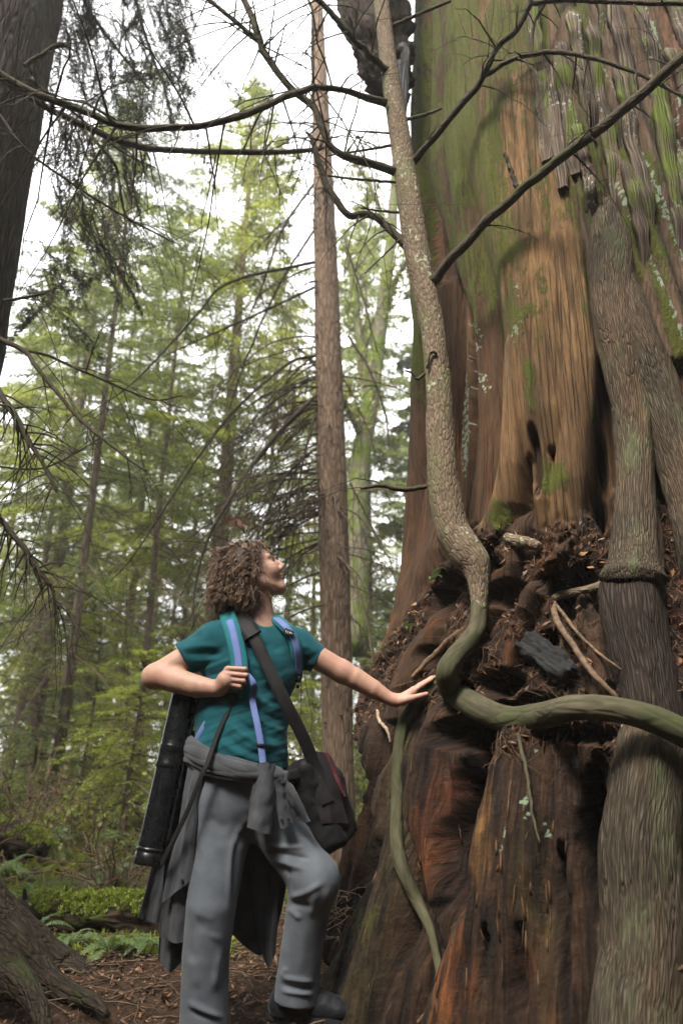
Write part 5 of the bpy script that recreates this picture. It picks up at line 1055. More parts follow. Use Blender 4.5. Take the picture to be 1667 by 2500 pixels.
obj('bag_flap', panel([(742,1850,2.86),(762,1835,2.87),(790,1838,2.90)], [(762,1920,2.845),(790,1910,2.845),(826,1925,2.88)], [(785,2010,2.84),(815,2010,2.845),(850,2010,2.88)], 22, 16, .004, 1, 8, .006), cloth('plum_nylon', (.009, .007, .0085), (.019, .015, .017), 600, .6), bag)
obj('flap_lining', panel([(792,1836,2.895),(796,1836,2.905),(800,1838,2.915)], [(818,1895,2.878),(822,1895,2.888),(826,1896,2.90)], [(838,1945,2.872),(842,1945,2.882),(845,1946,2.895)], 14, 6, .001, 1, 3, .004), plain('red_lining', (.06, .014, .018), (.10, .024, .03), 60), bag)
obj('hip_strap', strap([(690,1898,2.80),(715,1892,2.82),(745,1888,2.86)], .045, .006, 14), M_black, bag)
obj('strap', strap([(585,1480,3.02),(578,1490,2.96),(580,1500,2.90),(600,1530,2.825),(622,1560,2.795),(655,1630,2.772),(693,1708,2.765),(735,1790,2.80),(764,1858,2.835),(780,1905,2.845),(800,1960,2.84)], .050, .004, 90, (.12, -1, .1)), M_web, bag)
obj('shoulder_pad', strap([(582,1482,3.0),(577,1492,2.94),(580,1500,2.895),(592,1518,2.84),(606,1536,2.808),(618,1553,2.793)], .078, .014, 40, (.1, -1, .15)), M_black, bag)
# ------------------------------------------------------------ forest behind
def spray(leaf, wood, p0, d0, L, droop, r, step=.09, ll=.07, lw=.020, m=5, tw=.36, rad=.008, bare=0.0):
    'flat lacy branch: axis, side twigs, small leaves'
    d0 = np.asarray(d0, float) / np.linalg.norm(d0); n = 8; t = np.linspace(0, 1, n)[:, None]
    bend = r.normal(0, .08, 3) * [1, 1, .3]
    ax = lambda q: p0 + d0 * L * q + (np.array([0, 0, -droop * L]) + bend * L) * q**2
    if wood is not None: wood.tube(ax(t), np.linspace(rad, .002, n), 4, cap=False)
    k = max(4, int(L / step)); q = np.repeat(np.linspace(.10, 1, k), 2)[:, None] + r.normal(0, .01, (2 * k, 1)); sg = np.tile([1., -1.], k)[:, None]
    tg = d0 * L + 2 * (np.array([0, 0, -droop * L]) + bend * L) * q; tg /= np.linalg.norm(tg, axis=1)[:, None]
    s = np.cross(tg, [0, 0, 1.]); s /= np.linalg.norm(s, axis=1)[:, None] + 1e-9
    dr = s * sg * .85 + tg * .6 + r.normal(0, .16, (2 * k, 3)) + [0, 0, -.12]; dr /= np.linalg.norm(dr, axis=1)[:, None]
    tl = np.maximum(.06, tw * L * (1.02 - q) * np.minimum(1, q * 4 + .3)) * r.uniform(.55, 1.15, (2 * k, 1)); b = ax(q)
    if wood is not None and bare:
        for i in range(2 * k):
            if r.random() < bare: wood.tube(np.array([b[i], b[i] + dr[i] * tl[i] * .5 + [0, 0, -.01], b[i] + dr[i] * tl[i] + [0, 0, -.06 * tl[i][0]]]), [.0032, .0022, .001], 3, cap=False)
    if leaf is None: return
    u = np.linspace(.12, 1, m)[None, :, None]; pos = b[:, None] + dr[:, None] * tl[:, None] * u + np.array([0, 0, -.10]) * (tl[:, None] * u)**2 / .3
    N = 2 * k * m; pos = np.repeat(pos.reshape(-1, 3), 2, 0); D = np.repeat(np.repeat(dr, m, 0), 2, 0); sd2 = np.cross(D, [0, 0, 1.]); sd2 /= np.linalg.norm(sd2, axis=1)[:, None] + 1e-9
    side = np.tile([1., -1.], N)[:, None]; a = sd2 * side * .8 + D * .75 + r.normal(0, .25, (2 * N, 3)); a /= np.linalg.norm(a, axis=1)[:, None]
    w = np.cross(a, np.array([0, 0, 1.]) + r.normal(0, .45, (2 * N, 3))); w /= np.linalg.norm(w, axis=1)[:, None] + 1e-9
    l = ll * r.uniform(.6, 1.25, (2 * N, 1)); ww = lw * r.uniform(.7, 1.3, (2 * N, 1)) / 2; mid = pos + a * l * .45
    V = np.stack([pos, mid + w * ww, pos + a * l + [0, 0, -.01], mid - w * ww], 1).reshape(-1, 3)
    leaf.add(V, np.arange(8 * N).reshape(-1, 4), var=np.repeat(np.clip(r.normal(.45, .22, 2 * N) + .12 * r.normal(), 0, 1), 4))

G_mid = leaf_mat('needles_mid', (0.115, 0.140, 0.018), (0.310, 0.345, 0.056), .62)
G_brt = leaf_mat('needles_bright', (0.150, 0.195, 0.020), (0.360, 0.410, 0.060), .62)
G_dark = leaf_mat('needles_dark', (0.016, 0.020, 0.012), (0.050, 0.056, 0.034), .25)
G_blue = leaf_mat('needles_bluish', (0.120, 0.150, 0.042), (0.290, 0.335, 0.110), .62)
G_lace = leaf_mat('needles_lacy', (0.050, 0.070, 0.022), (0.165, 0.205, 0.060), .5)
G_lace2 = leaf_mat('needles_pale', (0.100, 0.130, 0.028), (0.270, 0.320, 0.075), .6)
G_yel = leaf_mat('mossy_leaves', (0.120, 0.140, 0.020), (0.300, 0.310, 0.060), .5)
B_red = bark('reddish_bark', (0.115, 0.076, 0.054), (0.300, 0.215, 0.155), 40, 7, bd=0.010, crack=0.6)
B_brn = bark('brown_bark', (0.090, 0.066, 0.048), (0.230, 0.170, 0.120), 24, 4, moss=(0.075, 0.085, 0.03), moss_lo=.55, moss_hi=.75, bd=0.014, crack=0.7)
B_gry = bark('grey_mossy_bark', (0.10, 0.09, 0.065), (0.22, 0.20, 0.14), 20, 4, moss=(0.09, 0.125, 0.022), moss_lo=.42, moss_hi=.58, bd=0.012)
T_brn = plain('brown_twigs', (0.055, 0.038, 0.026), (0.145, 0.105, 0.072), 30, 0.9)

def conifer(name, loc, H_, z0, rad, label, gmat, bmat, seed, nb=110, tr=.16, dead=.3, leafL=.11, group=None, lean=(0, 0), step=.10, m=5):
    r = np.random.default_rng(seed); t = thing(name, loc, label, 'tree', group); o_ = np.asarray(loc, float)
    n = 30; zz = np.linspace(0, 1, n); c = o_ + np.stack([lean[0] * zz + .03 * np.sin(zz * 5 + seed), lean[1] * zz, H_ * zz - .1], -1)
    mb = MB(); mb.tube(c, tr * (1 - zz * .93) * (1 + .5 * np.exp(-zz * H_ * 2.2)), 14, wob=.1, wf=1.2); obj('trunk', mb, bmat, t)
    leaf, wood = MB(), MB()
    for k in range(nb):
        f_ = (k + r.random()) / nb; z = z0 + (H_ * .985 - z0) * f_; a = r.uniform(0, 6.283); i = z / H_ * (n - 1); i0 = min(int(i), n - 2); p0 = c[i0] + (c[i0 + 1] - c[i0]) * (i - i0)
        L = rad * (1 - f_)**.75 * r.uniform(.55, 1.15) + .18; el = -.25 + .75 * f_ + r.normal(0, .12); d = np.array([math.cos(a), math.sin(a), el])
        if f_ < dead and r.random() < .7: spray(None, wood, p0, d, L, .45, r, .10, bare=.9, rad=.012)
        else: spray(leaf, wood, p0, d, L, .38 - .2 * f_, r, step, leafL, leafL * .34, m, tw=.46, rad=.013, bare=.25)
    obj('crown', leaf, gmat, t); obj('branches', wood, T_brn, t)['kind'] = 'stuff'; return t

ctr_tree = conifer('tall_conifer', (*P(498, 1700, 12.0)[:2], float(gz(P(498, 1700, 12.)[0], 12.))), 16.4, 2.0, 3.2, 'tall pointed green conifer standing behind the person', G_mid, B_red, 1, 175, .20, .16, .11, lean=(.35, 0))
GRPC = 'conifers deeper in the forest'
con2 = conifer('conifer', (*P(80, 1800, 14.)[:2], .1), 18.5, 1.2, 3.3, 'dense green conifer at the far left edge', G_mid, B_brn, 2, 150, .15, .10, .13, GRPC)
con3 = conifer('conifer', (*P(300, 1700, 17.)[:2], .1), 17.0, 1.0, 3.2, 'bluish green conifer left of the tall pointed conifer', G_blue, B_brn, 3, 140, .14, .12, .14, GRPC)
con4 = conifer('conifer', (*P(905, 1700, 16.)[:2], .1), 17.0, 1.2, 3.0, 'pale green conifer seen between the straight trunk and the giant', G_blue, B_brn, 4, 140, .14, .12, .14, GRPC)
conifer('lacy_conifer', (*P(150, 1750, 9.0)[:2], .05), 13.5, 2.2, 2.5, 'lacy dark green conifer filling the upper left beside the big dark trunk', G_lace, B_brn, 7, 130, .075, .2, .055, step=.085, m=6)
conifer('lacy_conifer', (*P(345, 1750, 10.5)[:2], .05), 12.5, 3.0, 2.2, 'lacy pale green conifer just left of the tall pointed one', G_lace2, B_brn, 9, 80, .07, .2, .055, step=.085, m=6)
def place(src, px, Y, sc, rot, label):
    c = copy_tree(src); x = P(px, 1800, Y)[0]; c.location = (x, Y, float(gz(x, Y))); c.scale = (sc, sc, sc); c.rotation_euler = (0, 0, rot); c['label'] = label; c['group'] = GRPC; return c
far = [(con3, -60, 19., 1.0, 5.0, 'conifer cut off by the left edge of the view'), (con3, 190, 22., .9, 2.5, 'hazy conifer between the left edge and the bluish conifer'), (con2, 280, 33., .95, .3, 'distant conifer in the gap at left'), (con4, 60, 30., .9, 4.4, 'distant conifer behind the slim trunks at left'), (con4, 400, 25., .8, .6, 'small far conifer left of the tall pointed trunk'), (con2, 640, 20., .95, 1.2, 'mid green conifer right behind the tall pointed conifer'), (con2, 760, 24., .85, 4.0, 'far conifer directly behind the straight brown trunk'),
       (con4, 560, 31., .9, 3.3, 'distant conifer above the curly hair'), (con3, 850, 29., .85, 1.9, 'distant conifer behind the leaning mossy trunk'), (con3, 480, 40., 1.0, 2.2, 'farthest conifer in the middle gap'), (con2, 980, 34., .9, 2.8, 'distant conifer behind the left edge of the giant'), (con4, 160, 42., 1.0, 1.0, 'farthest conifer at the left')]
for a in far: place(*a)

# slim poles of the far stand
GRPP = 'slim trunks of the far stand'
for k, (px, Y, w, ln, h, lab) in enumerate([(30,13.5,26,.02,12,'reddish slim trunk nearest the left edge of the far stand'),(78,17,20,.02,13,'slim brown trunk second from the left edge'),(112,21,22,-.03,14,'slim grey brown trunk third from the left edge'),(150,15.5,28,.04,13,'thicker brown trunk left of the leaning mossy one'),(188,24,18,0,14,'thin far trunk just left of the leaning mossy one'),
      (262,19,22,-.02,14,'slim trunk right of the leaning mossy one'),(300,27,18,.02,15,'thin far trunk in the pale gap'),(352,22,20,0,14,'slim trunk behind the bent elbow'),(420,18,24,.03,13,'slim trunk behind the short sleeve'),(690,23,22,.02,15,'slim trunk right of the face'),(880,20,22,.03,14,'slim trunk between straight trunk and giant')]):
    x = P(px, 1800, Y)[0]; t = thing('slim_tree', (x, Y, float(gz(x, Y))), lab, 'tree', GRPP); n = 24; zz = np.linspace(0, 1, n); r_ = .8 * w / 2 * Y / FPX
    rr2 = np.random.default_rng(k + 900); c = np.stack([x + ln * h * zz + .05 * np.sin(zz * 7 + k), np.full(n, Y), h * zz - .1 + float(gz(x, Y))], -1); mb = MB(); mb.tube(c, r_ * (1 - .75 * zz) * (1 + .4 * np.exp(-zz * 14)), 10, wob=.12, wf=1.5); obj('trunk', mb, [B_brn, B_red, B_gry][k % 3], t)
    leaf, wood = MB(), MB()
    for q in range(44):
        f_ = .10 + .88 * (q + rr2.random()) / 44; p0 = c[int(f_ * (n - 1))]; a = rr2.uniform(0, 6.28); L = rr2.uniform(.7, 1.9) * (1.15 - f_); d = np.array([math.cos(a), math.sin(a), -.1])
        spray(leaf if rr2.random() < .35 + .5 * f_ else None, wood, p0, d, L, .35, rr2, .13, .14, .045, 4, .46, .010, .5)
    obj('crown', leaf, [G_blue, G_mid, G_mid][k % 3], t); obj('branches', wood, T_brn, t)['kind'] = 'stuff'

# mossy broadleaf trees
def mossy(name, lst, limbs, label, seed, nleaf):
    r = np.random.default_rng(seed); p, rad = path(lst); t = thing(name, p[0], label, 'tree', 'mossy leaning broadleaf trees'); mb = MB(); limb(mb, lst, 40, 12, .15, wf=1.5); obj('trunk', mb, B_gry, t); tips = []
    for l in limbs:
        mb = MB(); limb(mb, l, 24, 8, .2, wf=3); c = spline(PP(l), 24); tips.append(c)
        for q in range(14):
            i = r.integers(6, 24); d = r.normal(0, 1, 3); d[2] -= .2; L = r.uniform(.4, 1.3); e = c[i] + d / np.linalg.norm(d) * L * np.linspace(0, 1, 5)[:, None] + r.normal(0, .04, (5, 3)); mb.tube(e, np.linspace(.014, .003, 5), 4); tips.append(e)
        obj('limb', mb, B_gry, t)
    leaf = MB(); q = np.vstack(tips); n = nleaf; c = q[r.integers(len(q), size=n)] + r.normal(0, .13, (n, 3)); a = r.normal(size=(n, 3)); a /= np.linalg.norm(a, axis=1)[:, None]; b = np.cross(a, r.normal(size=(n, 3))); b /= np.linalg.norm(b, axis=1)[:, None]; s_ = r.uniform(.02, .05, (n, 1))
    leaf.add(np.stack([c - a * s_, c + b * s_ * .6, c + a * s_, c - b * s_ * .6], 1).reshape(-1, 3), np.arange(4 * n).reshape(-1, 4), var=np.repeat(r.random(n), 4)); obj('moss_and_leaves', leaf, G_yel, t)
mossy('mossy_maple', [(872,1600,11,60),(872,1300,11,54),(880,1120,11,48),(905,980,11,42),(928,800,11,34),(952,600,11,28),(965,420,11,20),(975,200,11,12)], [[(905,980,11,30),(880,850,11,22),(862,700,11,16),(840,560,11,10)],[(890,1080,11,24),(850,1000,10.7,16),(800,930,10.4,12),(740,860,10.2,8),(680,830,10,5)],[(930,800,11,20),(960,700,10.8,14),(1000,620,10.6,8)],[(875,1200,11,20),(840,1120,11.4,14),(780,1050,11.8,9),(700,1010,12,6)],[(952,600,11,16),(915,480,11,10),(870,400,11,6)]], 'grey mossy leaning broadleaf tree between the straight trunk and the giant', 51, 5200)
mossy('mossy_maple', [(222,1950,16,34),(226,1750,16,32),(222,1650,16,31),(205,1560,16,30),(180,1490,16,26),(165,1400,16,22),(160,1250,16,16),(170,1000,16,10)], [[(200,1550,16,16),(240,1450,16,11),(270,1330,16,7)],[(170,1420,16,14),(120,1300,16,9),(90,1200,16,6)],[(162,1250,16,12),(120,900,16,8),(100,720,16,5)],[(165,1150,16,10),(220,900,16,6),(240,700,16,4)]], 'moss covered leaning trunk among the far slim trunks', 52, 3600)

# the straight brown trunk in the middle, with dead drooping branches
st = thing('straight_fir', (*P(826, 1800, 6.2)[:2], float(gz(0, 6.2))), 'straight brown fir trunk right behind the person with drooping dead branches', 'tree')
mb = MB(); limb(mb, [(827,2250,6.2,96),(826,2000,6.2,84),(824,1800,6.2,77),(821,1600,6.2,75),(814,1300,6.2,74),(808,1100,6.2,71),(797,700,6.2,60),(786,350,6.2,45),(774,0,6.2,27),(768,-300,6.2,12)], 110, 24, .05, wf=3); obj('trunk', mb, B_red, st)
kn = np.random.default_rng(8); mb = MB()
for k in range(46):
    py = kn.uniform(350, 1780); c0 = np.interp(py, [0, 350, 700, 1100, 1300, 1600, 1800], [774, 786, 797, 808, 814, 821, 824]); w = np.interp(py, [0, 700, 1800], [13, 30, 38]); q = kn.uniform(-.95, .95); p0 = P(c0 + q * w, py, 6.2 - math.sqrt(1 - q * q) * w * 6.4 / FPX + .02)
    mb.tube(np.array([p0, p0 + [q * .02, -.03, -.004], p0 + [q * .03 , -.045, -.01]]), np.array([.016, .011, .004]) * kn.uniform(.6, 1.2), 6)
o = obj('branch_stubs', mb, T_brn, st); o['kind'] = 'stuff'
MAJ = [[(772,965,6.1,10),(690,1045,5.9,9),(607,1149,5.7,9),(541,1252,5.5,8),(504,1327,5.4,7),(477,1431,5.3,6),(473,1530,5.2,4)],[(772,868,6.2,9),(705,887,6.1,8),(596,979,5.9,7),(515,1072,5.7,6),(407,1234,5.4,5),(325,1359,5.2,4),(270,1420,5.1,2)],[(770,1095,6.1,8),(700,1160,6.0,7),(650,1260,5.9,5),(640,1330,5.9,4)],[(772,1240,6.1,7),(710,1262,6.0,6),(648,1280,5.9,4)],
       [(770,700,6.2,7),(650,757,6.3,6),(515,817,6.4,5),(400,870,6.5,3)],[(768,560,6.2,7),(680,700,6.3,6),(600,880,6.4,5),(560,1000,6.4,3)],[(850,820,6.2,7),(900,900,6.2,6),(940,1010,6.2,5),(950,1100,6.2,3)],[(855,1180,6.2,6),(895,1260,6.2,5),(930,1330,6.2,4)],[(765,450,6.2,7),(690,560,6.1,6),(640,700,6.0,5),(600,790,6.0,3)],[(845,600,6.2,6),(890,740,6.1,5),(920,860,6.1,3)],[(770,1560,6.2,8),(740,1590,6.1,8),(715,1610,6.0,5)],
       [(768,640,6.2,9),(560,690,6.0,7),(480,770,5.8,6),(330,930,5.5,4),(200,1020,5.3,3)],[(770,1010,6.1,7),(735,1150,6.0,6),(718,1300,6.0,5),(700,1420,6.0,3)]]
for k, l in enumerate(MAJ): branch(st, l, M_twigd, 40, 6, 16, .9, 200 + k, droop=.5)
rd = np.random.default_rng(12)
for k in range(104):
    py = rd.uniform(150, 1500) if k < 64 else rd.uniform(820, 1330); p0 = P(np.interp(py, [0, 700, 1800], [774, 797, 824]), py, 6.2); a = rd.uniform(0, 6.283) if k % 3 and k < 64 else rd.uniform(2.4, 4.0); L = rd.uniform(.7, 2.3) * (1 if py > 500 else .8); d = np.array([math.cos(a), math.sin(a) * .8, 0])
    t = np.linspace(0, 1, 12)[:, None]; dr_ = rd.uniform(.3, .9); c = p0 + d * L * (t - .25 * t**2) + np.array([0, 0, -1.]) * L * dr_ * (.25 * t + .75 * t**2) + rd.normal(0, .012, (12, 3)) * t; mb = MB(); mb.tube(c, np.linspace(.012, .0025, 12) * rd.uniform(.6, 1.1), 5)
    for q in range(rd.integers(7, 14)):
        i = rd.integers(2, 11); e = d * rd.uniform(.0, .5) + rd.normal(0, .35, 3) + [0, 0, -.7]; l = L * rd.uniform(.12, .4); cc = c[i] + e * l * np.linspace(0, 1, 5)[:, None] + rd.normal(0, .012, (5, 3)); mb.tube(cc, np.linspace(.0042, .0012, 5), 3, cap=False)
        for s_ in range(2):
            j = rd.integers(1, 4); cc2 = cc[j] + (e + rd.normal(0, .5, 3)) * l * .45 * np.linspace(0, 1, 3)[:, None]; mb.tube(cc2, [.0022, .0016, .0009], 3, cap=False)
    obj('dead_branch', mb, M_twigd if k % 2 else T_brn, st)

# big dark tree at the left edge
B_left = bark('dark_fir_bark', (0.018, 0.014, 0.010), (0.070, 0.052, 0.038), 40, 5, moss=(0.05, 0.052, 0.028), moss_lo=.5, moss_hi=.75, bd=0.02, crack=0.8)
lt_ = thing('dark_fir', (-2.52, 3.5, 0.0), 'big dark fir trunk at the left edge with roots spreading onto the path', 'tree')
mb = MB(); zz = np.linspace(-.25, 11, 120); mb.tube(np.stack([np.full(120, -2.52), np.full(120, 3.5), zz], -1), np.interp(zz, [-.25, 0, .35, .9, 1.6, 3.2, 6.1, 11], [.80, .70, .58, .51, .475, .445, .385, .29]), 56, wob=.07, wf=.8); obj('trunk', mb, B_left, lt_)
B_lroot = bark('mossy_root_bark', (0.016, 0.012, 0.009), (0.058, 0.043, 0.030), 60, 14, moss=(0.03, 0.036, 0.012), moss_lo=.52, moss_hi=.7, bd=0.012, crack=.4)
def world_root(pts, rad, name='root'):
    mb = MB(); n = 46; mb.tube(spline(pts, n), np.interp(np.linspace(0, len(pts) - 1, n), np.arange(len(pts)), rad), 18, wob=.22, wf=4); obj(name, mb, B_lroot, lt_)
world_root([(-2.3, 3.45, .75), P(-40, 2240, 3.5), P(45, 2305, 3.45), P(112, 2382, 3.4), P(165, 2420, 3.32), P(225, 2445, 3.2), P(262, 2478, 3.05)], [.18, .13, .085, .052, .040, .030, .012])
world_root([(-2.2, 3.3, .55), P(-30, 2350, 3.2), P(50, 2400, 3.1), P(95, 2460, 2.95), P(120, 2560, 2.7)], [.15, .085, .055, .034, .015])
world_root([(-2.1, 3.6, .4), P(120, 2360, 3.75), P(190, 2385, 3.65), P(235, 2400, 3.6)], [.2, .10, .06, .02])
for k, l in enumerate([[(0,690,3.1,16)] * 0 or [(-40,160,3.1,20),(54,222,3.1,18),(120,265,3.15,17),(174,292,3.2,16),(228,316,3.25,16),(281,340,3.3,16),(348,359,3.4,17),(420,367,3.5,15),(575,371,3.7,15),(648,371,3.8,14),(757,367,3.95,12),(790,360,4.0,8)],
      [(-10,822,3.3,14),(57,856,3.2,12),(96,904,3.15,11),(153,974,3.1,10),(204,1032,3.05,9),(255,1073,3.0,8),(319,1124,2.95,7),(357,1149,2.92,5)],[(57,856,3.2,8),(112,866,3.2,8),(191,901,3.25,7),(287,942,3.3,6),(376,976,3.35,5),(447,965,3.4,3)],[(-15,930,3.2,14),(10,975,3.15,15),(32,1006,3.12,17),(64,1067,3.1,15),(96,1115,3.08,10),(128,1178,3.05,8),(140,1202,3.05,5)],
      [(10,735,3.4,9),(96,719,3.4,7),(140,703,3.4,4)],[(200,-40,4.2,10),(209,8,4.2,10),(241,59,4.2,9),(276,107,4.2,8),(321,161,4.2,8),(361,216,4.2,5)],[(325,-40,4.4,10),(332,0,4.4,9),(356,88,4.4,8),(383,166,4.4,7),(402,214,4.4,6),(420,300,4.4,3)],[(60,160,3.2,10),(110,128,3.2,11),(150,108,3.2,12),(165,112,3.2,8)],
      [(0,280,3.0,6),(60,360,3.0,7),(150,430,3.1,6),(290,520,3.3,6),(420,590,3.5,4)],[(80,190,3.1,9),(90,205,3.1,9),(150,250,3.3,6),(300,370,3.6,5),(380,410,3.8,4)],[(230,340,3.6,9),(280,400,3.7,8),(292,450,3.8,7),(305,520,3.9,5),(340,560,4.0,3)],[(-10,1250,3.3,12),(20,1290,3.3,14),(60,1340,3.3,14),(100,1400,3.3,12),(130,1440,3.3,8),(135,1500,3.3,4)],[(0,1140,3.3,5),(90,1145,3.3,5),(160,1120,3.4,5),(260,1060,3.5,3)]]):
    branch(lt_, l, M_limb, 44, 8 if l[0][3] > 9 else 6, [46, 10, 12, 40, 10, 26, 26, 6, 24, 26, 22, 40, 12][k], [.9, .4, .7, .4, .6, .8, .8, .4, .8, .9, .9, .4, .6][k], 300 + k, droop=.5)
# its dark hanging foliage against the sky
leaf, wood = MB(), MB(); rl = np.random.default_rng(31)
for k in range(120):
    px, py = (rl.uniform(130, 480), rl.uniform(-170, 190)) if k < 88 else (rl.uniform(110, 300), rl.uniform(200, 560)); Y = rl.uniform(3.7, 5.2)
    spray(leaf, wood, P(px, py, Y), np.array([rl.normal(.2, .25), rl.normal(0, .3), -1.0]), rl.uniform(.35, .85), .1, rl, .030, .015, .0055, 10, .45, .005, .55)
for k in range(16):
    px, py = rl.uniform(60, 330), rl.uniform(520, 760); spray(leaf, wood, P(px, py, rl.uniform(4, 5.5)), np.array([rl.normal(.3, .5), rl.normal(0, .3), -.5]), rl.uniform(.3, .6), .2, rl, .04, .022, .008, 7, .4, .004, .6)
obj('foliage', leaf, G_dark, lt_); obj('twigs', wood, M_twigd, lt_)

# young hemlocks and sprays of the understorey
GRPU = 'young hemlocks of the understorey'
for k, (px, Y, h, rad, lab, gm) in enumerate([(330,7.6,2.1,1.0,'young bright green hemlock left of the drawing tube',G_brt),(215,9.5,2.9,1.2,'young hemlock with flat bright sprays among the slim trunks',G_brt),(420,9.0,2.6,1.1,'young hemlock behind the bent arm',G_mid),(90,8.8,2.2,.9,'young pale hemlock at the left below the pale gap',G_blue),(700,10.,2.4,1.0,'young hemlock between the torso and the straight trunk',G_brt),(935,9.,2.4,.9,'young hemlock between the straight trunk and the giant base',G_blue),(280,12.,4.2,1.6,'taller young hemlock in front of the pale gap',G_brt)]):
    x = P(px, 1800, Y)[0]; conifer('young_hemlock', (x, Y, float(gz(x, Y))), h, .35, rad, lab, gm, B_brn, 60 + k, 44, .035, .15, .05, GRPU, step=.075, m=6)
# ------------------------------------------------------------ unseen wood added around the viewer, mostly to block light: one coarse mass
rw = np.random.default_rng(404); leaf = MB()
for k, (az, D, h, rad) in enumerate([(75,9,15,3.2),(306,22,17,3.4),(314,27,18,3.4),(10,19,17,3.4),(14,24,18,3.4),(18,18,16,3.2),(22,23,18,3.4),(26,17,16,3.2),(30,21,17,3.4),(38,16,16,3.2),(209,8.5,14,2.2),(218,11,15,2.4),(95,7.5,14,3.0),(115,8.5,16,3.4),(135,7,14,3.0),(150,9.5,16,3.4),(168,7.5,14,3.0),(182,9,17,3.4),(243,8,15,3.2),(258,10,16,3.4),(275,8,15,3.2),(292,9,16,3.2),(60,10,16,3.4),(48,9,15,2.6),(200,13,15,3.4),(225,14,15,3.2),(85,12,17,3.4),(105,12,17,3.6),(125,12,17,3.6),(142,12,17,3.6),(160,12,17,3.6),(175,13,17,3.6),(190,7,9,2.8),(236,7,9,2.6),(250,12,17,3.6),(266,12,17,3.4),(284,12,17,3.4),(213,9,5,2.6),(203,7,4,2.2),(222,7,4,2.2)]):
    x, y = D * math.sin(R(az)), D * math.cos(R(az)); z = float(gz(x, y)); leaf.tube(np.array([[x, y, z - .2], [x, y, z + h * .5], [x, y, z + h]]), [.22, .14, .02], 8, var=.05)
    for q in range(120):
        f_ = (q + rw.random()) / 120; a = rw.uniform(0, 6.283); L = rad * (1 - f_)**.7 * rw.uniform(.6, 1.1) + .3
        spray(leaf, None, np.array([x, y, z + .6 + (h - .6) * f_]), np.array([math.cos(a), math.sin(a), -.2 + .6 * f_]), L, .35, rw, .26, .34, .20, 3, .5)
tag(obj('light_blocking_wood', leaf, leaf_mat('wood_mass', (0.030, 0.038, 0.016), (0.080, 0.095, 0.040), .35)), 'dark mass of unseen wood added around the view to block light', 'wood', kind='stuff')
# ------------------------------------------------------------ undergrowth
M_moss = leaf_mat('moss_tuft', (0.105, 0.145, 0.014), (0.330, 0.390, 0.048), .4)
M_log = bark('rotten_log', (0.020, 0.014, 0.010), (0.070, 0.048, 0.032), 20, 5, moss=(0.06, 0.085, 0.014), moss_lo=.58, moss_hi=.7, bd=0.015)
def tufts(c, n, s0, s1, r, up=.8):
    'n short blades of moss at random rows of c'
    q = c[r.integers(len(c), size=n)] + r.normal(0, .008, (n, 3)); a = r.normal(0, .6, (n, 3)) + [0, 0, up]; a /= np.linalg.norm(a, axis=1)[:, None]; b = np.cross(a, r.normal(size=(n, 3))); b /= np.linalg.norm(b, axis=1)[:, None]; s_ = r.uniform(s0, s1, (n, 1))
    mb = MB(); mb.add(np.stack([q - b * s_ * .28, q + b * s_ * .28, q + a * s_], 1).reshape(-1, 3), None, np.arange(3 * n).reshape(-1, 3), var=np.repeat(r.random(n), 3)); return mb
ru = np.random.default_rng(64)
def mossy_log(pts, rad, label, stubs, ntuft):
    t = thing('mossy_log', (pts[0][0], pts[0][1], 0), label, 'log', 'fallen mossy logs'); n = 50; c = spline(pts, n); r = np.interp(np.linspace(0, 1, n), np.linspace(0, 1, len(rad)), rad); mb = MB(); mb.tube(c, r, 22, wob=.4, wf=5); obj('trunk', mb, M_log, t)
    V = np.vstack(mb.V); i = np.arange(len(V)) // 22; up = V[:n * 22, 2] - np.repeat(c[:, 2], 22); top = V[:n * 22][up > .25 * np.repeat(r, 22)]
    top = top[fbm(top[:, 0] * 4, top[:, 1] * 4, top[:, 2] * 4, 3, 5) > -.22]; top = np.repeat(top, 3, 0) + ru.normal(0, .016, (len(top) * 3, 3)) * [1, 1, .3]; o = obj('moss', tufts(top, ntuft, .007, .022, ru), M_moss, t); o['kind'] = 'stuff'
    for s in stubs:
        mb = MB(); p, rr3 = path(s); mb.tube(spline(p, 12), np.interp(np.linspace(0, len(p) - 1, 12), np.arange(len(p)), rr3), 8, wob=.3, wf=9); obj('branch_stub', mb, M_log, t)
mossy_log([P(40, 2215, 4.55), P(110, 2228, 4.45), P(200, 2238, 4.38), P(290, 2240, 4.35), P(370, 2244, 4.35), P(450, 2250, 4.35)], [.05, .085, .10, .115, .11, .10], 'fallen log with bright green moss lying left of the person', [[(66,2225,4.5,14),(62,2195,4.5,12),(60,2170,4.5,7)],[(108,2222,4.45,14),(128,2200,4.42,12),(138,2178,4.4,7)],[(163,2215,4.4,10),(164,2185,4.4,8),(163,2160,4.4,5)]], 26000)
mossy_log([P(-60, 2060, 6.2), P(0, 2050, 6.1), P(60, 2052, 6.0), P(110, 2075, 5.9)], [.16, .15, .13, .06], 'mossy log end rising in the brush at the left edge', [[(60,2060,6,10),(75,2110,5.95,8),(80,2160,5.9,5)]], 9000)
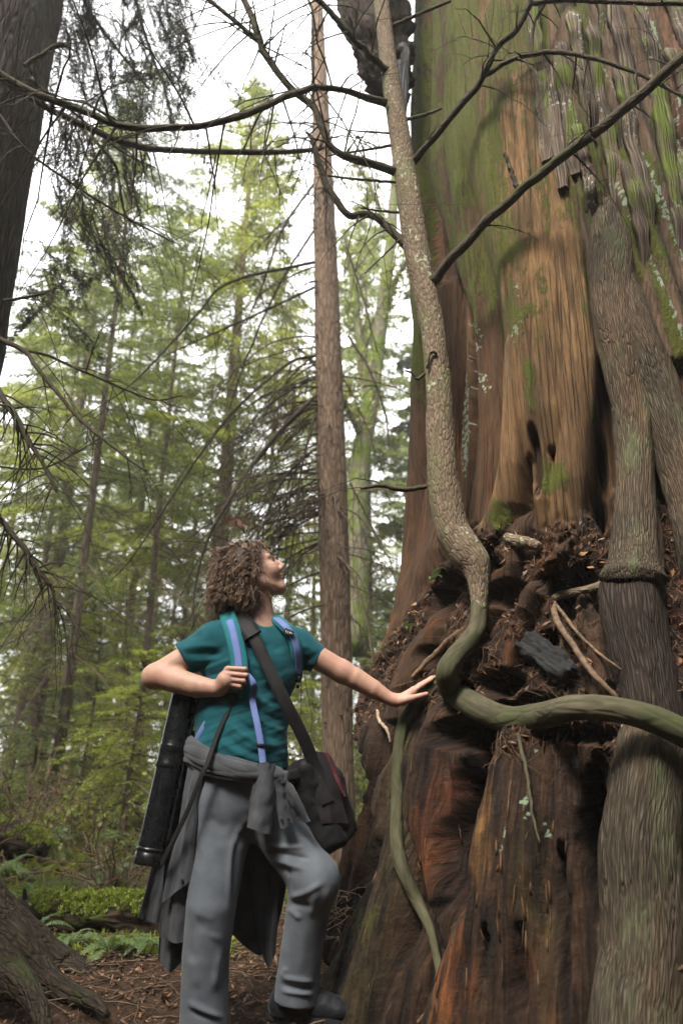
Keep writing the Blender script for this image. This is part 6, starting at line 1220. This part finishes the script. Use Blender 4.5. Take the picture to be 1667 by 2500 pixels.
# green carpet of moss and seedlings along the log
n = 15000; x = ru.uniform(-2.6, -.55, n); y = ru.uniform(3.75, 5.4, n); k = (fbm(x * 1.6, y * 1.6, 0, 3, 77) > -.12) & (y > 3.85 + .25 * fbm(x * 2, 0 * x, 0, 2, 78)); c = np.stack([x, y, gz(x, y) + .004], -1)[k]
tag(obj('moss_carpet', tufts(c, 16000, .012, .045, ru), M_moss), 'bright green moss carpet around the fallen log', 'moss', kind='stuff')
n = 26000; x = ru.uniform(-7, 2, n); y = ru.uniform(5.2, 14, n); k = (fbm(x * .8, y * .8, 0, 3, 79) > -.25); c = np.stack([x, y, gz(x, y)], -1)[k]
tag(obj('ground_cover', tufts(c, 26000, .05, .17, ru, .6), G_mid), 'low green plants covering the forest floor', 'ground cover', kind='stuff')

# sword ferns: fronds are parts
def frond_mesh(seed, L=.55, npin=22):
    r = np.random.default_rng(seed); t = np.linspace(0, 1, 14); c = np.stack([L * (t - .18 * t**3), 0 * t, L * (.75 * t - 1.0 * t**2)], -1); mb = MB(); mb.tube(c, np.linspace(.004, .001, 14), 4, cap=False, var=.2)
    for i in range(npin):
        q = .12 + .86 * i / npin; p = np.array([np.interp(q, t, c[:, k]) for k in range(3)]); tg = np.array([np.interp(min(q + .03, 1), t, c[:, k]) for k in range(3)]) - p; tg /= np.linalg.norm(tg) + 1e-9
        w = L * .15 * math.sin(math.pi * min(1, (q * .93 + .12))) ** .8 + .006
        for s in (-1, 1):
            d = np.array([0, s, -.15]) + tg * .35 + r.normal(0, .07, 3); d /= np.linalg.norm(d); e = tg * L * .021; mb.add(np.array([p - e * .7, p + d * w * .5 - e * .8, p + d * w, p + d * w * .5 + e * .8, p + e * .7]), [[0, 1, 3, 4]], [[1, 2, 3]], var=float(np.clip(r.normal(.45, .2), 0, 1)))
    return mb
G_fern = leaf_mat('fern_green', (0.055, 0.105, 0.026), (0.185, 0.260, 0.080), .4)
fm = [frond_mesh(s).mesh('frond') for s in (1, 2, 3)]
for q in fm: q.materials.append(G_fern)
def fern(px, py, Y, sc, nf, label):
    c = P(px, py, Y); t = thing('sword_fern', (c[0], Y, float(gz(c[0], Y)) + .02), label, 'fern', 'sword ferns of the understorey'); r = np.random.default_rng(int(px + py))
    for k in range(nf):
        o = bpy.data.objects.new('frond', fm[k % 3]); col.objects.link(o); o.parent = t; o.rotation_euler = (r.normal(0, .2), r.uniform(-.75, .25), 6.283 * (k + r.random() * .7) / nf); s_ = sc * r.uniform(.7, 1.15); o.scale = (s_,) * 3
    return t
for a in [(212,2085,7.2,1.1,18,'large sword fern with drooping fronds in the middle of the brush'),(45,2200,4.9,.55,11,'small fern at the left behind the log stubs'),(80,2280,4.1,.42,10,'small pale fern in front of the log at its left end'),(265,2340,3.85,.42,10,'small fern on the mossy edge in front of the log'),(345,2330,3.9,.36,9,'little fern beside the hanging overshirt tail'),(330,2080,6.6,.8,14,'fern behind the lower end of the drawing tube'),(120,2120,6.4,.75,13,'fern in the brush left of the large fern'),(20,2105,5.6,.6,12,'fern at the left edge above the root'),(270,2160,5.6,.6,12,'fern right above the bright mossy log'),(170,2310,4.0,.36,9,'tiny fern in the dark gap under the log'),(300,2020,9.,1.1,14,'far fern below the young bright hemlock'),(60,2010,8.6,1.0,14,'far fern left below the slim trunks'),(640,2150,7.,.9,12,'fern seen between the legs'),(900,1760,7.5,.9,12,'fern peeking between straight trunk and stump')]: fern(*a)

# leafless brush
def shrub(px, Y, h, label, seed, n=9, mat=None, leaves=0):
    r = np.random.default_rng(seed); x = P(px, 1900, Y)[0]; z = float(gz(x, Y)); t = thing('bare_shrub', (x, Y, z), label, 'shrub', 'leafless shrubs of the understorey'); mb, tips = MB(), []
    for k in range(n):
        a = r.uniform(0, 6.28); d = np.array([math.cos(a) * r.uniform(.2, .9), math.sin(a) * r.uniform(.2, .9), r.uniform(.5, 1.1)]); L = h * r.uniform(.5, 1.1); m_ = 9; q = np.linspace(0, 1, m_)[:, None]; c = np.array([x, Y, z]) + d * L * q + np.array([0, 0, -.35 * L]) * q**2 + r.normal(0, .03, (m_, 3)) * q * h; mb.tube(c, np.linspace(.008, .0025, m_), 5)
        for s in range(r.integers(4, 8)):
            i = r.integers(3, m_); e = d * .5 + r.normal(0, .55, 3); c2 = c[i] + e * L * r.uniform(.15, .4) * np.linspace(0, 1, 5)[:, None] + r.normal(0, .012, (5, 3)); mb.tube(c2, np.linspace(.004, .0014, 5), 4, cap=False); tips.append(c2)
    obj('stems', mb, mat or T_red, t)
    if leaves:
        q = np.vstack(tips); c = q[r.integers(len(q), size=leaves)] + r.normal(0, .04, (leaves, 3)); a = r.normal(size=(leaves, 3)); a /= np.linalg.norm(a, axis=1)[:, None]; b = np.cross(a, r.normal(size=(leaves, 3))); b /= np.linalg.norm(b, axis=1)[:, None]; s_ = r.uniform(.012, .035, (leaves, 1)); lf = MB()
        lf.add(np.stack([c - a * s_, c + b * s_ * .6, c + a * s_, c - b * s_ * .6], 1).reshape(-1, 3), np.arange(4 * leaves).reshape(-1, 4), var=np.repeat(r.random(leaves), 4)); obj('leaves', lf, G_brt, t)
T_red = plain('red_brown_twigs', (0.10, 0.060, 0.040), (0.27, 0.175, 0.115), 30, 0.85)
for k, (px, Y, h, lab, lv) in enumerate([(150,7.6,1.5,'pale reddish leafless shrub in front of the slim trunks',0),(95,6.6,1.2,'tangled leafless shrub above the left log end',0),(30,6.0,1.1,'leafless shrub at the left edge above the root',0),(250,6.4,1.0,'thin stemmed shrub behind the large fern',300),(300,5.4,.8,'low dry shrub beside the drawing tube end',0),(335,4.7,.6,'dry stems sticking up right of the bright mossy log',0),(195,8.8,1.7,'tall leafless shrub below the leaning mossy trunk',0),(20,8.5,1.6,'leafy shrub at the left edge',700),(385,8.0,1.6,'leafy shrub behind the drawing tube',900),(690,7.6,1.6,'leafy shrub between torso and straight trunk',900),(905,7.8,1.6,'leafy shrub between straight trunk and stump',800),(610,6.0,.7,'dry shrub seen between the legs',0),(740,8.6,1.9,'tall leafy shrub just left of the straight trunk',900),(450,7.4,1.5,'leafy shrub hidden behind the hanging overshirt',500)]): shrub(px, Y, h, lab, 700 + k, 10, None if k % 2 == 0 else T_brn, lv)
mb = MB()
for k in range(900):
    x, y = ru.uniform(-4.2, -.4), ru.uniform(4.7, 8.2); z = float(gz(x, y)); a = ru.uniform(0, 6.28); L = ru.uniform(.2, .85); d = np.array([math.cos(a), math.sin(a) * .6, ru.uniform(.3, 1.3)]); t = np.linspace(0, 1, 6)[:, None]
    mb.tube(np.array([x, y, z]) + d * L * t * .7 + np.array([0, 0, -ru.uniform(.3, .8)]) * L * t**2 + ru.normal(0, .02, (6, 3)) * t, np.linspace(.0045, .0015, 6) * ru.uniform(.5, 1.1), 4, cap=False)
tag(obj('dry_brush', mb, T_red), 'tangle of dry brown stems around the ferns and log', 'brush', kind='stuff')
# heap of thin dead twigs in the corner by the stump
mb = MB()
for k in range(90):
    p0 = P(ru.uniform(800, 900), ru.uniform(2180, 2330), ru.uniform(3.25, 3.6)); d = np.array([ru.normal(-.5, .5), ru.normal(0, .4), ru.normal(-.1, .35)]); L = ru.uniform(.12, .4); mb.tube(p0 + d * L * np.linspace(-.5, .5, 6)[:, None] + ru.normal(0, .012, (6, 3)), np.linspace(.0035, .0015, 6), 4)
tag(obj('dead_twig_heap', mb, M_pale), 'heap of thin pale dead twigs between bent knee and stump', 'twigs', kind='stuff')
# a dry leaf caught on a branch, small plants on the stump
def dry_leaf(px, py, Y, s, label):
    r = np.random.default_rng(int(px)); mb = MB(); c = P(px, py, Y)
    for k in range(9):
        a = -2.6 + 2.1 * k / 8 + r.normal(0, .2); d = np.array([math.cos(a), r.normal(0, .5), math.sin(a)]); w = np.cross(d, [0, 1, .3]); w /= np.linalg.norm(w); L = s * r.uniform(.6, 1.2); mb.add(np.array([c, c + d * L * .5 + w * L * .13, c + d * L, c + d * L * .5 - w * L * .13]), [[0, 1, 2, 3]], var=.6)
    tag(obj('dry_leaf', mb, leaf_mat('dry_leaf', (.07, .025, .015), (.16, .06, .035), .3)), label, 'leaf')
dry_leaf(578, 1265, 5.3, .13, 'curled reddish brown dry leaf hanging on a twig above the head')
for (px, py, s, lab) in [(1005,1540,.07,'tiny fern sprig on the dark root mat left of the bent sapling base'),(968,1590,.05,'tiny green sprout just above the touching arm'),(1070,1420,.09,'small fern in the crack left of the sapling trunk')]:
    c = gsurf(px, py, .03); t = thing('stump_fern', c, lab, 'fern', 'small plants on the stump'); r = np.random.default_rng(px)
    for k in range(5):
        o = bpy.data.objects.new('frond', fm[k % 3]); col.objects.link(o); o.parent = t; o.rotation_euler = (0, r.uniform(-.9, .2), r.uniform(3.2, 6.2)); o.scale = (s / .4 * r.uniform(.6, 1),) * 3
# ------------------------------------------------------------ damp forest air
hz = MB(); hz.box((0, 20, 10.2), (140, 120, 23.5), None, 0, .01)
m, nt = new_mat('forest_air'); v = nd(nt, 'VolumePrincipled', {'Color': (0.95, 0.97, 0.95, 1), 'Density': 0.0030, 'Anisotropy': 0.2}); o_ = nd(nt, 'OutputMaterial'); nt.links.new(v.outputs[0], o_.inputs['Volume'])
tag(obj('haze', hz, m), 'pale damp air between the trees', 'haze', kind='stuff')
